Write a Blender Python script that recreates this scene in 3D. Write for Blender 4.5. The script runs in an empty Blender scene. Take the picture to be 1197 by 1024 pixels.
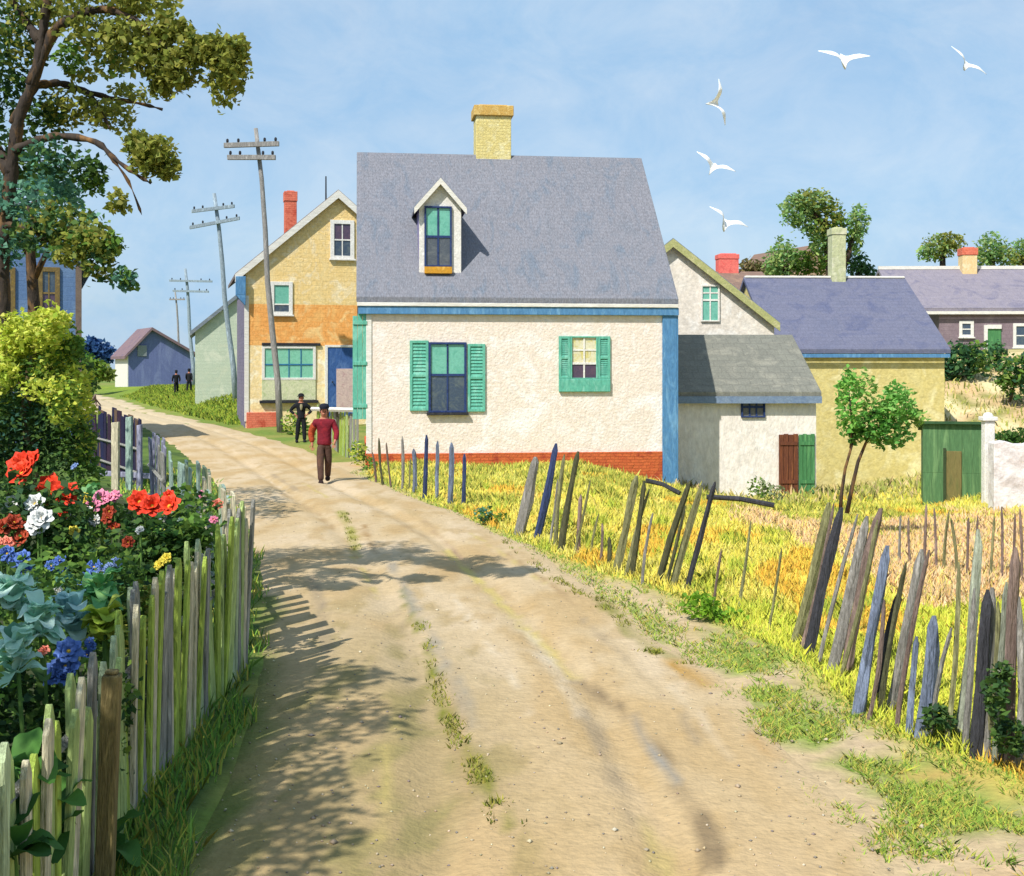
import bpy, bmesh, math, random
import numpy as np
from mathutils import Vector, Matrix, noise as mnoise

random.seed(11); rng = np.random.default_rng(11)
scene = bpy.context.scene
COL = scene.collection
PI = math.pi
R = math.radians

# ------------------------------------------------------------------ camera
F, CX, HY, EYE = 1445.0, 598.5, 430.0, 2.6      # focal length in pixels of a 1197 px wide picture
cam = bpy.data.cameras.new('camera'); camo = bpy.data.objects.new('camera', cam); COL.objects.link(camo)
camo.location = (0, 0, EYE); camo.rotation_euler = (PI/2, 0, 0)
cam.sensor_fit = 'HORIZONTAL'; cam.sensor_width = 36; cam.lens = 36*F/1197
cam.shift_y = -(512-HY)/1197; cam.clip_end = 8000; cam.clip_start = .05
scene.camera = camo

def P(px, py, d): return Vector(((px-CX)/F*d, d, EYE-(py-HY)/F*d))
def dist(py, z=0.0): return F*(EYE-z)/(py-HY)

# ------------------------------------------------------------------ colour + materials
def lin(c, k=1.0):
    o = []
    for v in c[:3]:
        v = v/255.0
        o.append((v/12.92 if v <= .04045 else ((v+.055)/1.055)**2.4)*k)
    return tuple(o)

def nt(name):
    m = bpy.data.materials.new(name); m.use_nodes = True
    t = m.node_tree; b = t.nodes['Principled BSDF']
    return m, t, b
def N(t, typ, **kw):
    n = t.nodes.new(typ)
    for k, v in kw.items(): setattr(n, k, v)
    return n

def paint(name, c1, c2=None, c3=None, scale=2.0, stretch=(1, 1, 1), rough=.85, bump=.25, bscale=30.0,
          pattern=None, psize=(.25, .14), pstr=.5, axis='wall', k=.8, speck=.22, pbump=.6, spec=.2):
    """mottled paint / wood / plaster: three tones mixed by noise, brush-like grain, optional shingle or brick courses"""
    c2 = c2 or c1; c3 = c3 or c2
    m, t, b = nt(name); L = t.links.new
    tc = N(t, 'ShaderNodeTexCoord'); oi = N(t, 'ShaderNodeObjectInfo')
    ad = N(t, 'ShaderNodeVectorMath', operation='MULTIPLY_ADD')
    L(tc.outputs['Object'], ad.inputs[0]); ad.inputs[1].default_value = (1, 1, 1)
    cb = N(t, 'ShaderNodeCombineXYZ'); mu = N(t, 'ShaderNodeMath', operation='MULTIPLY'); mu.inputs[1].default_value = 0.0 if pattern else 40.0
    L(oi.outputs['Random'], mu.inputs[0])
    for i in range(3): L(mu.outputs[0], cb.inputs[i])
    L(cb.outputs[0], ad.inputs[2])
    mp = N(t, 'ShaderNodeMapping'); mp.inputs['Scale'].default_value = stretch
    L(ad.outputs[0], mp.inputs['Vector'])
    n1 = N(t, 'ShaderNodeTexNoise'); n1.inputs['Scale'].default_value = scale; n1.inputs['Detail'].default_value = 7
    n1.inputs['Roughness'].default_value = .65; n1.inputs['Distortion'].default_value = .8
    L(mp.outputs[0], n1.inputs['Vector'])
    rp = N(t, 'ShaderNodeValToRGB'); e = rp.color_ramp.elements
    e[0].position = .34; e[0].color = lin(c1, k)+(1,); e[1].position = .66; e[1].color = lin(c3, k)+(1,)
    e2 = rp.color_ramp.elements.new(.5); e2.color = lin(c2, k)+(1,)
    L(n1.outputs['Fac'], rp.inputs[0])
    n2 = N(t, 'ShaderNodeTexNoise'); n2.inputs['Scale'].default_value = bscale*.6; n2.inputs['Detail'].default_value = 5
    n2.inputs['Roughness'].default_value = .7
    L(mp.outputs[0], n2.inputs['Vector'])
    mr = N(t, 'ShaderNodeMapRange'); mr.inputs[1].default_value = .3; mr.inputs[2].default_value = .7
    mr.inputs[3].default_value = 1-speck; mr.inputs[4].default_value = 1+speck*.8
    L(n2.outputs['Fac'], mr.inputs[0])
    mx = N(t, 'ShaderNodeMix', data_type='RGBA', blend_type='MULTIPLY'); mx.inputs['Factor'].default_value = 1
    L(rp.outputs[0], mx.inputs['A'])
    L(mr.outputs[0], mx.inputs['B'])
    col = mx.outputs['Result']
    n3 = N(t, 'ShaderNodeTexNoise'); n3.inputs['Scale'].default_value = bscale; n3.inputs['Detail'].default_value = 4
    L(mp.outputs[0], n3.inputs['Vector'])
    bp = N(t, 'ShaderNodeBump'); bp.inputs['Strength'].default_value = bump; bp.inputs['Distance'].default_value = .03
    L(n3.outputs['Fac'], bp.inputs['Height'])
    last = bp
    if pattern:
        sx = N(t, 'ShaderNodeSeparateXYZ'); L(tc.outputs['Object'], sx.inputs[0])
        cv = N(t, 'ShaderNodeCombineXYZ')
        if axis == 'wall':
            a = N(t, 'ShaderNodeMath', operation='ADD'); L(sx.outputs[0], a.inputs[0]); L(sx.outputs[1], a.inputs[1])
            L(a.outputs[0], cv.inputs[0]); L(sx.outputs[2], cv.inputs[1])
        else:
            s = N(t, 'ShaderNodeMath', operation='MULTIPLY'); s.inputs[1].default_value = 1.41
            i, j = (0, 2) if axis == 'roofx' else (1, 2)
            L(sx.outputs[i], cv.inputs[0]); L(sx.outputs[j], s.inputs[0]); L(s.outputs[0], cv.inputs[1])
        bt = N(t, 'ShaderNodeTexBrick'); bt.inputs['Scale'].default_value = 1
        bt.inputs['Brick Width'].default_value = psize[0]; bt.inputs['Row Height'].default_value = psize[1]
        bt.inputs['Mortar Size'].default_value = .012; bt.inputs['Mortar Smooth'].default_value = .3
        bt.inputs['Color1'].default_value = (1, 1, 1, 1); bt.inputs['Color2'].default_value = (.78, .78, .78, 1)
        dm = 1-pstr; bt.inputs['Mortar'].default_value = (dm*.8, dm*.8, dm*.8, 1)
        # wobble the courses
        nv = N(t, 'ShaderNodeTexNoise'); nv.inputs['Scale'].default_value = 1.3; L(tc.outputs['Object'], nv.inputs['Vector'])
        vm = N(t, 'ShaderNodeVectorMath', operation='MULTIPLY_ADD'); vm.inputs[1].default_value = (.12, .06, 0)
        L(nv.outputs['Color'], vm.inputs[0]); L(cv.outputs[0], vm.inputs[2])
        L(vm.outputs[0], bt.inputs['Vector'])
        m2 = N(t, 'ShaderNodeMix', data_type='RGBA', blend_type='MULTIPLY'); m2.inputs['Factor'].default_value = pstr
        L(col, m2.inputs['A']); L(bt.outputs['Color'], m2.inputs['B']); col = m2.outputs['Result']
        b2 = N(t, 'ShaderNodeBump'); b2.inputs['Strength'].default_value = pbump; b2.inputs['Distance'].default_value = .02
        L(bt.outputs['Color'], b2.inputs['Height']); L(bp.outputs[0], b2.inputs['Normal']); last = b2
    L(col, b.inputs['Base Color']); L(last.outputs[0], b.inputs['Normal'])
    b.inputs['Roughness'].default_value = rough; b.inputs['Specular IOR Level'].default_value = spec
    return m

def attr_mat(name, rough=.85, trans=0.0, bump=.0, bscale=20, speck=.0, nscale=6, upn=0.0):
    """base colour carried per leaf / blade / patch in the colour attribute 'tint'"""
    m, t, b = nt(name); L = t.links.new
    a = N(t, 'ShaderNodeAttribute', attribute_name='tint')
    col = a.outputs['Color']
    tc = N(t, 'ShaderNodeTexCoord')
    if speck:
        n = N(t, 'ShaderNodeTexNoise'); n.inputs['Scale'].default_value = nscale; n.inputs['Detail'].default_value = 8; n.inputs['Roughness'].default_value = .7
        L(tc.outputs['Object'], n.inputs['Vector'])
        mr = N(t, 'ShaderNodeMapRange'); mr.inputs[1].default_value = .28; mr.inputs[2].default_value = .72
        mr.inputs[3].default_value = 1-speck; mr.inputs[4].default_value = 1+speck*.8
        L(n.outputs['Fac'], mr.inputs[0])
        mx = N(t, 'ShaderNodeMix', data_type='RGBA', blend_type='MULTIPLY'); mx.inputs['Factor'].default_value = 1
        L(col, mx.inputs['A']); L(mr.outputs[0], mx.inputs['B']); col = mx.outputs['Result']
    L(col, b.inputs['Base Color']); b.inputs['Roughness'].default_value = rough; b.inputs['Specular IOR Level'].default_value = .15
    if bump:
        n = N(t, 'ShaderNodeTexNoise'); n.inputs['Scale'].default_value = bscale; n.inputs['Detail'].default_value = 6
        L(tc.outputs['Object'], n.inputs['Vector'])
        bp = N(t, 'ShaderNodeBump'); bp.inputs['Strength'].default_value = bump; bp.inputs['Distance'].default_value = .04
        L(n.outputs['Fac'], bp.inputs['Height']); L(bp.outputs[0], b.inputs['Normal'])
    if upn:                                                        # thin blades shade softly, like a lawn seen as a whole
        ge = N(t, 'ShaderNodeNewGeometry'); mxn = N(t, 'ShaderNodeMix', data_type='VECTOR'); mxn.inputs['Factor'].default_value = upn
        L(ge.outputs['Normal'], mxn.inputs['A']); mxn.inputs['B'].default_value = (-.25, -.35, .9); L(mxn.outputs['Result'], b.inputs['Normal'])
    if trans:
        tr = N(t, 'ShaderNodeBsdfTranslucent'); L(col, tr.inputs['Color'])
        ms = N(t, 'ShaderNodeMixShader'); ms.inputs[0].default_value = trans
        out = t.nodes['Material Output']
        L(b.outputs[0], ms.inputs[1]); L(tr.outputs[0], ms.inputs[2]); L(ms.outputs[0], out.inputs['Surface'])
    return m

def glass(name, c, c2=None, rough=.12):
    m = paint(name, c, c2 or c, c, scale=3, bump=.05, rough=rough, k=.8, speck=.15, spec=.5)
    return m

# ------------------------------------------------------------------ mesh builder
class MB:
    def __init__(s): s.v = []; s.f = []; s.mi = []; s.c = []
    def add(s, vs, fs, mi=0, M=None, c=None):
        o = len(s.v)
        for p in vs:
            p = Vector(p)
            s.v.append(tuple(M @ p) if M is not None else tuple(p))
        for f in fs: s.f.append(tuple(i+o for i in f)); s.mi.append(mi)
        if c is not None: s.c += [c]*len(vs)
        return s
    def box(s, x0, x1, y0, y1, z0, z1, mi=0, M=None):
        v = [(x0,y0,z0),(x1,y0,z0),(x1,y1,z0),(x0,y1,z0),(x0,y0,z1),(x1,y0,z1),(x1,y1,z1),(x0,y1,z1)]
        return s.add(v, [(0,3,2,1),(4,5,6,7),(0,1,5,4),(1,2,6,5),(2,3,7,6),(3,0,4,7)], mi, M)
    def prism(s, poly, a0, a1, plane='xz', mi=0, M=None):
        """poly in the plane (counter-clockwise), extruded along the third axis from a0 to a1"""
        n = len(poly)
        def p3(p, a): return (p[0], a, p[1]) if plane == 'xz' else ((a, p[0], p[1]) if plane == 'yz' else (p[0], p[1], a))
        v = [p3(p, a0) for p in poly]+[p3(p, a1) for p in poly]
        f = [tuple(range(n)), tuple(range(2*n-1, n-1, -1))]+[((i+1) % n, i, i+n, (i+1) % n+n) for i in range(n)]
        return s.add(v, f, mi, M)
    def tube(s, pts, rad, n=8, mi=0, cap=True, M=None):
        pts = [Vector(p) for p in pts]; o = []; m = len(pts)
        if not hasattr(rad, '__len__'): rad = [rad]*m
        ref = None; vs = []
        for i, p in enumerate(pts):
            d = (pts[min(i+1, m-1)]-pts[max(i-1, 0)]).normalized()
            if ref is None: ref = Vector((1, 0, 0)) if abs(d.x) < .8 else Vector((0, 1, 0))
            a = (ref-d*ref.dot(d)).normalized(); b = d.cross(a); ref = a
            for k in range(n):
                t = 2*PI*k/n; vs.append(p+(a*math.cos(t)+b*math.sin(t))*rad[i])
        fs = [(i*n+k, i*n+(k+1) % n, (i+1)*n+(k+1) % n, (i+1)*n+k) for i in range(m-1) for k in range(n)]
        if cap: fs += [tuple(range(n-1, -1, -1)), tuple(range((m-1)*n, m*n))]
        return s.add(vs, fs, mi, M)
    def lathe(s, prof, n=16, mi=0, M=None):
        vs = []; fs = []
        for r, z in prof:
            for k in range(n): t = 2*PI*k/n; vs.append((r*math.cos(t), r*math.sin(t), z))
        for i in range(len(prof)-1):
            for k in range(n): fs.append((i*n+k, i*n+(k+1) % n, (i+1)*n+(k+1) % n, (i+1)*n+k))
        fs += [tuple(range(n-1, -1, -1)), tuple(range((len(prof)-1)*n, len(prof)*n))]
        return s.add(vs, fs, mi, M)
    def build(s, name, mats, parent=None, smooth=False, bevel=0, jitter=0):
        me = bpy.data.meshes.new(name)
        v = s.v
        if jitter: v = [(x+random.uniform(-1, 1)*jitter, y+random.uniform(-1, 1)*jitter, z+random.uniform(-1, 1)*jitter) for x, y, z in v]
        me.from_pydata(v, [], s.f)
        if not isinstance(mats, (list, tuple)): mats = [mats]
        for m in mats: me.materials.append(m)
        if len(mats) > 1: me.polygons.foreach_set('material_index', s.mi)
        if smooth: me.polygons.foreach_set('use_smooth', [True]*len(s.f))
        if s.c and len(s.c) == len(s.v):
            a = me.color_attributes.new('tint', 'FLOAT_COLOR', 'POINT')
            a.data.foreach_set('color', np.array([tuple(c[:3])+(1,) for c in s.c], dtype=np.float32).ravel())
        me.update()
        o = bpy.data.objects.new(name, me); COL.objects.link(o)
        if parent is not None: o.parent = parent
        if bevel:
            bm = o.modifiers.new('edge', 'BEVEL'); bm.width = bevel; bm.segments = 2; bm.limit_method = 'ANGLE'
        return o

def npmesh(name, V, Q, cols, mat, parent=None, smooth=False):
    """V (n,3), Q (m,k) faces, cols (n,3)"""
    V = np.asarray(V, dtype=np.float32); Q = np.asarray(Q, dtype=np.int32); k = Q.shape[1]
    me = bpy.data.meshes.new(name)
    me.vertices.add(len(V)); me.vertices.foreach_set('co', V.ravel())
    me.loops.add(Q.size); me.loops.foreach_set('vertex_index', Q.ravel())
    me.polygons.add(len(Q)); me.polygons.foreach_set('loop_start', np.arange(0, Q.size, k, dtype=np.int32))
    try: me.polygons.foreach_set('loop_total', np.full(len(Q), k, dtype=np.int32))
    except Exception: pass
    if smooth: me.polygons.foreach_set('use_smooth', np.ones(len(Q), dtype=bool))
    me.update(calc_edges=True); me.validate()
    a = me.color_attributes.new('tint', 'FLOAT_COLOR', 'POINT')
    c4 = np.ones((len(V), 4), dtype=np.float32); c4[:, :3] = cols
    a.data.foreach_set('color', c4.ravel())
    me.materials.append(mat)
    o = bpy.data.objects.new(name, me); COL.objects.link(o)
    if parent is not None: o.parent = parent
    return o

def tag(o, label=None, cat=None, group=None, kind=None):
    if label: o['label'] = label
    if cat: o['category'] = cat
    if group: o['group'] = group
    if kind: o['kind'] = kind
    return o
def thing(name, label, cat, loc=(0, 0, 0), rz=0, group=None):
    o = bpy.data.objects.new(name, None); COL.objects.link(o); o.empty_display_size = .3
    o.location = loc; o.rotation_euler = (0, 0, rz)
    return tag(o, label, cat, group)

# ------------------------------------------------------------------ leaves and blades (numpy)
def leaf_verts(C, size, cols, up=.35, aspect=.55, droop=0.0):
    """diamond leaves with a folded midrib: 4 verts + 1 quad each, random directions"""
    n = len(C); C = np.asarray(C); size = np.asarray(size).reshape(-1, 1)
    d = rng.normal(size=(n, 3)); d[:, 2] = d[:, 2]*.6-droop; d /= np.linalg.norm(d, axis=1, keepdims=True)
    nn = rng.normal(size=(n, 3)); nn[:, 2] += up*3
    s = np.cross(d, nn); s /= np.linalg.norm(s, axis=1, keepdims=True)+1e-9
    u = np.cross(s, d)
    a = C-d*size*.5; b = C+d*size*.5
    mid = C-d*size*.05
    l = mid+s*size*aspect*.5+u*size*.12; r = mid-s*size*aspect*.5+u*size*.12
    V = np.stack([a, l, b, r], 1).reshape(-1, 3)
    Q = np.arange(4*n).reshape(-1, 4)
    return V, Q, np.repeat(cols, 4, axis=0)

def pick(cols, n, jit=.18):
    cols = np.array([lin(c, .8) for c in cols]); i = rng.integers(0, len(cols), n)
    return cols[i]*rng.uniform(1-jit, 1+jit, (n, 1))*rng.uniform(1-jit*.4, 1+jit*.4, (n, 3))

def clump_points(clumps, shell=.55):
    """clumps: (cx,cy,cz,rx,ry,rz,n) -> points spread through uneven ellipsoids, clump index"""
    P_, I_ = [], []
    for i, (cx, cy, cz, rx, ry, rz, n) in enumerate(clumps):
        d = rng.normal(size=(n, 3)); d /= np.linalg.norm(d, axis=1, keepdims=True)
        r = rng.uniform(shell**3, 1, (n, 1))**(1/3)*np.where(rng.uniform(size=(n, 1)) < .14, 1.22, 1)
        f = np.array([1+.38*mnoise.noise(Vector(q)*1.8+Vector((i*7.1+cx, cy, cz))) for q in d]).reshape(-1, 1)
        P_.append(np.array([cx, cy, cz])+d*r*f*np.array([rx, ry, rz])); I_.append(np.full(n, i))
    return np.concatenate(P_), np.concatenate(I_)

def foliage(name, clumps, size, palettes, mat, parent, shell=.5, aspect=.6, droop=.1, up=.35):
    """palettes: one colour list per clump (cycled) so clumps differ in their own leaf colour"""
    C, I = clump_points(clumps, shell)
    cols = np.zeros((len(C), 3))
    for i in range(len(clumps)):
        k = I == i; cols[k] = pick(palettes[i % len(palettes)], int(k.sum()))
    sz = rng.uniform(.6, 1.3, len(C))*size
    V, Q, cc = leaf_verts(C, sz, cols, up=up, aspect=aspect, droop=droop)
    return npmesh(name, V, Q, cc, mat, parent)

def blades(name, base, h, lean, cols, mat, w=.02, parent=None, kind='stuff'):
    n = len(base); base = np.asarray(base)
    a = rng.uniform(0, 2*PI, n); s = np.stack([np.cos(a), np.sin(a), np.zeros(n)], 1)
    w = (np.asarray(w)*np.ones(n)).reshape(-1, 1); h = np.asarray(h).reshape(-1, 1)
    ld = rng.normal(size=(n, 3))*lean; ld[:, 2] = 0
    mid = base+np.array([0, 0, .55])*h+ld*h*.35; tip = base+np.array([0, 0, 1.])*h+ld*h
    V = np.stack([base-s*w, base+s*w, mid+s*w*.8, tip, mid-s*w*.8], 1).reshape(-1, 3)
    Q = np.arange(5*n).reshape(-1, 5)
    o = npmesh(name, V, Q, np.repeat(cols, 5, axis=0), mat, parent)
    tag(o, kind=kind); return o

# ------------------------------------------------------------------ terrain
def S(a, b, t):
    t = np.clip((np.asarray(t, dtype=float)-a)/(b-a), 0, 1); return t*t*(3-2*t)
RY = np.array([0, 6.6, 9.6, 14.5, 19.8, 28.9, 41.7, 53.7, 75, 107, 150, 220, 400])
RL = np.array([-1.62, -1.72, -2.02, -2.95, -4.2, -7.0, -11.4, -15.8, -26, -40, -62, -105, -215])
RR = np.array([1.95, 1.95, 1.85, 1.05, -.15, -3.4, -7.4, -12.3, -21.6, -34, -54, -95, -205])
def smooth_interp(y, X):
    y = np.asarray(y, dtype=float); acc = 0
    for o in (-.10, -.05, 0, .05, .10): acc = acc+np.interp(y*(1+o), RY, X)
    return acc/5
def road_l(y): return smooth_interp(y, RL)
def road_r(y): return smooth_interp(y, RR)
def wob(x, y):
    return .035*np.sin(x*1.7+.6*np.sin(y*.9))+.03*np.sin(y*1.3+1.1*np.sin(x*.8))+.02*np.sin(x*4.1+y*3.3)
def ground_z(x, y, road=False):
    x = np.asarray(x, dtype=float); y = np.asarray(y, dtype=float)
    z = -1.15*S(13, 36, y)*S(1.5, 6.5, x)*(1-.35*S(8.5, 13, x))*(1-S(46, 58, y))
    z = z-1.1*S(36, 42, y)*S(6.5, 9, x)*(1-S(13.5, 16, x))*(1-S(47, 60, y))
    z = z+3.5*S(37, 66, y)*S(8, 17, x)
    l, r = road_l(y), road_r(y)
    z = z+.75*S(55, 72, y)*(1-S(110, 170, y))*S(.5, 4.5, x-r)*(1-S(-9, -2, x))
    w = np.minimum(S(-.1, .8, l-x)+S(-.1, .8, x-r), 1)
    z = z+w*(.06+wob(x, y)*1.2)
    inside = 1-w
    if not road: z = z-.05*np.clip(S(0, .35, x-l)*S(0, .35, r-x), 0, 1)
    else:
        u = (x-l)/(r-l)
        z = z+.012-.05*np.exp(-((u-.36)/.045)**2)-.055*np.exp(-((u-.70)/.045)**2)+.02*np.sin(PI*u)+.25*wob(x*2.1, y*.7)*.4
    return z
def gz(x, y): return float(ground_z(x, y))

def axis(segs):
    out = [segs[0][0]]
    for a, b, st in segs:
        n = max(1, int(round((b-a)/st))); out += list(np.linspace(a, b, n+1)[1:])
    return np.array(out)
def fbm(x, y, s, seed=0.0, oct=4):
    out = np.zeros(x.shape); f = x.ravel(); g = y.ravel()
    return np.array([mnoise.fractal(Vector((a*s+seed, b*s-seed, seed)), 1.0, 2.0, oct) for a, b in zip(f, g)]).reshape(x.shape)

FENX = np.array([3.9, 3.23, 2.95, 2.79, 2.66, 2.5, 1.67, 1.27, .06, -1.76, -3.0, -3.4])
FENY = np.array([5., 8.0, 8.4, 8.7, 10.2, 11.7, 14.5, 15.3, 19.3, 25, 28.5, 30])
def fence_x(y): return np.interp(y, FENY, FENX)
LFX = np.array([-2.0, -2.2, -2.32, -3.57, -4.96, -6.6, -8.6, -11.2, -17])
LFY = np.array([3.0, 7.7, 10.7, 14.4, 18., 22., 27., 34., 50])
def lfence_x(y): return np.interp(y, LFY, LFX)

def gpx(px, py): d = dist(py); return ((px-CX)/F*d, d)
PATCHES = [gpx(*a[:2])+a[2:] for a in ((735, 735, .28, 1.2), (865, 775, .42, .55), (840, 720, .3, .7), (930, 850, .55, .5), (1015, 892, .24, .22), (1080, 930, .38, .3), (1130, 960, .5, .35), (600, 640, .35, 1.6), (655, 690, .3, 1.4), (520, 595, .3, 2), (900, 815, .3, .3))]
def ground_colour(x, y, nz, n2):
    n = x.size; c = np.zeros((n, 3))
    def put(w, col, k=.72): 
        nonlocal c
        w = np.clip(w, 0, 1).reshape(-1, 1); c = c*(1-w)+np.array(lin(col, k))*w
    l, r = road_l(y), road_r(y)
    put(np.ones(n), (150, 152, 78))                                # far grass
    put(S(-.1, .35, nz), (118, 142, 62))
    left = x < l
    put((left & (y < 60))*1.0, (104, 128, 58)); put((left & (y < 60))*S(-.1, .3, n2), (70, 96, 48))
    put((x < lfence_x(y)-.1)*(y < 26)*1.0, (66, 74, 44))            # garden soil
    sh = (x >= r-.2) & (y < 34)
    shoulder = sh*(1-S(-.5, .1, x-fence_x(y)))
    field = sh*S(-.4, .2, x-fence_x(y))
    put(shoulder, (220, 194, 152), .63); away = shoulder*S(.1, .7, x-r); put(away*S(.0, .28, nz), (160, 166, 84)); put(away*S(.16, .42, n2)*.7, (210, 172, 104)); put(away*S(.05, .3, -nz)*.5, (206, 182, 160))
    for cx, cy, rx, ry in PATCHES: put(S(-.1, .7, 1-((x-cx)/rx)**2-((y-cy)/ry)**2+.9*n2), (150, 164, 82))
    put(field, (230, 216, 92)); put(field*S(.05, .4, nz), (236, 190, 84)); put(field*S(.1, .4, n2), (206, 200, 84))
    put(field*S(4, 7, x)*(1-S(27, 33, y))*S(12, 15, y), (238, 202, 160))
    put(field*S(25, 30, y), (196, 192, 92)); put(((x > 1.5) & (y >= 33) & (y < 44))*1.0, (170, 170, 90))
    bank = S(14, 16, x)*S(39, 42, y)*(1-S(60, 66, y))
    put(bank, (222, 190, 142)); put(bank*S(.05, .3, nz), (240, 222, 170)); put(bank*S(.2, .4, n2), (150, 150, 80))
    mound = S(0, 1.5, x-r)*S(52, 58, y)*(1-S(150, 200, y))*(x < -4)
    put(mound, (128, 152, 52)); put(mound*S(0, .3, nz), (152, 168, 60))
    return c

xs = axis([(-1800, -300, 250), (-300, -60, 20), (-60, -14, 2), (-14, -8, .5), (-8, 12, .16), (12, 24, .6), (24, 60, 3), (60, 300, 30), (300, 1800, 250)])
ys = axis([(-40, 2, 6), (2, 4, .5), (4, 34, .18), (34, 70, .7), (70, 160, 3), (160, 400, 20), (400, 2600, 275)])
GX, GY = np.meshgrid(xs, ys)
GZ = ground_z(GX, GY)
nzA = fbm(GX, GY, .55, 3.1); nzB = fbm(GX, GY, 1.7, 9.7)
cg = ground_colour(GX.ravel(), GY.ravel(), nzA.ravel(), nzB.ravel())
nx, ny = len(xs), len(ys)
ii, jj = np.meshgrid(np.arange(nx-1), np.arange(ny-1))
a = (jj*nx+ii).ravel(); Q = np.stack([a, a+1, a+nx+1, a+nx], 1)
M_ground = attr_mat('sandy grassy ground', rough=.95, bump=.5, bscale=14, speck=.28, nscale=7)
ground = npmesh('ground', np.stack([GX, GY, GZ], -1).reshape(-1, 3), Q, cg, M_ground, smooth=True)
tag(ground, kind='structure')

# road: a strip of packed sand with wheel ruts
ry = np.concatenate([np.arange(1.5, 34, .16), np.arange(34, 90, .7), np.arange(90, 260, 4)])
NU = 56; uu = np.linspace(0, 1, NU)
YY, UU = np.meshgrid(ry, uu, indexing='ij')
edge = .16*np.array([mnoise.noise(Vector((y*.9, 3.3, 0))) for y in ry]); edge2 = .22*np.array([mnoise.noise(Vector((y*.8, 9.3, 0))) for y in ry])
XL = road_l(ry)-.05+edge; XR = road_r(ry)+.05+edge2
XX = XL[:, None]*(1-UU)+XR[:, None]*UU
ZZ = ground_z(XX, YY, True)
ee = np.minimum(UU, 1-UU); ZZ -= .016*(1-S(0, .07, ee)); ZZ[:, 0] -= .02; ZZ[:, -1] -= .02
n1 = fbm(XX, YY*.45, .9, 21.0); n2 = fbm(XX*1.2, YY*.5, 2.6, 5.0)
cr = np.zeros(XX.shape+(3,))
def rput(w, col, k=.63):
    global cr
    w = np.clip(w, 0, 1)[..., None]; cr = cr*(1-w)+np.array(lin(col, k))*w
rput(np.ones(XX.shape), (222, 196, 154))
rput(S(0, .4, n1)*.8, (232, 208, 172)); rput(S(.05, .45, n2)*.7, (204, 174, 126)); rput(S(.02, .4, -n1)*.6, (206, 172, 118))
nearleft_shade = (1-S(9, 16, YY))*(1-S(.35, .62, UU))  # broad shade over the near left, put into the road colour
near = 1-S(6.5, 11, YY); rput(near*.55*S(-.35, .3, n1+.1), (210, 176, 122)); rput(nearleft_shade*.7*S(-.35, .25, n1+.2), (178, 156, 108)); rput(nearleft_shade*S(.05, .35, n2)*.6, (154, 146, 92))
far = S(40, 60, YY); rput(far*.6, (232, 214, 178))
def stroke(pts, w, col, a=.8):
    """a wheel mark, weed line or ochre wash lying along the road (metres)"""
    best = np.full(XX.shape, 9.0)
    for (x0, y0), (x1, y1) in zip(pts[:-1], pts[1:]):
        dx, dy = x1-x0, y1-y0; t = np.clip(((XX-x0)*dx+(YY-y0)*dy)/(dx*dx+dy*dy), 0, 1)
        best = np.minimum(best, np.hypot(XX-x0-t*dx, YY-y0-t*dy))
    ww = w*(1+.8*n2); rput((1-S(ww*.45, ww*1.1, best))*a*(.55+.7*S(-.25, .25, n2)), col)
def gp(px, py): d = dist(py); return ((px-CX)/F*d, d)
stroke([gp(470, 690), gp(500, 760), gp(520, 830), gp(560, 910), gp(595, 970)], .05, (136, 138, 50))
stroke([gp(400, 600), gp(418, 650)], .10, (176, 168, 90)); stroke([gp(425, 615), gp(440, 650)], .06, (178, 142, 92), .6)
stroke([gp(455, 660), gp(500, 740), gp(560, 860)], .07, (176, 166, 148), .7)
stroke([gp(675, 795), gp(740, 840), gp(800, 930), gp(840, 1010)], .075, (156, 134, 102)); stroke([gp(735, 835), gp(790, 920)], .05, (172, 164, 150), .8)
stroke([gp(520, 640), gp(590, 710), gp(670, 790)], .08, (230, 210, 120), .6); stroke([gp(495, 610), gp(545, 655)], .06, (170, 140, 120), .6)
stroke([gp(700, 700), gp(760, 760), gp(800, 775)], .10, (142, 142, 62), .9); stroke([gp(790, 775), gp(855, 812)], .12, (196, 148, 60), .9)
stroke([gp(880, 865), gp(945, 900)], .09, (204, 150, 62), .9); stroke([gp(1005, 965), gp(1060, 1018)], .07, (120, 96, 66), .9)
stroke([gp(430, 575), gp(480, 600), gp(560, 660)], .07, (206, 178, 130), .7)
rput(1-S(.0, .12, 1-UU), (220, 194, 152)); rput((1-S(.0, .09, UU+.05*n2+.03*n1))*(YY < 14), (120, 132, 66))
for s_ in range(26):
    y0 = random.uniform(5.5, 26); u0 = random.choice((.3, .36, .42, .66, .72, .55, .18, .86))+random.uniform(-.03, .03)
    p = [(float(road_l(y)*(1-u0)+road_r(y)*u0), y) for y in np.linspace(y0, y0+random.uniform(1.5, 5), 5)]
    stroke(p, random.uniform(.03, .09), random.choice(((196, 166, 122), (236, 216, 184), (180, 160, 130), (214, 192, 120))), random.uniform(.35, .7))
nu = NU; a = (np.arange(len(ry)-1)[:, None]*nu+np.arange(nu-1)[None]).ravel()
Q = np.stack([a, a+1, a+nu+1, a+nu], 1)
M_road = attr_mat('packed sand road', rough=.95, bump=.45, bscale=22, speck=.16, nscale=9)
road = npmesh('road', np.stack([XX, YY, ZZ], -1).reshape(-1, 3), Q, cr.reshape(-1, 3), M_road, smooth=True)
tag(road, kind='structure')

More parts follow.
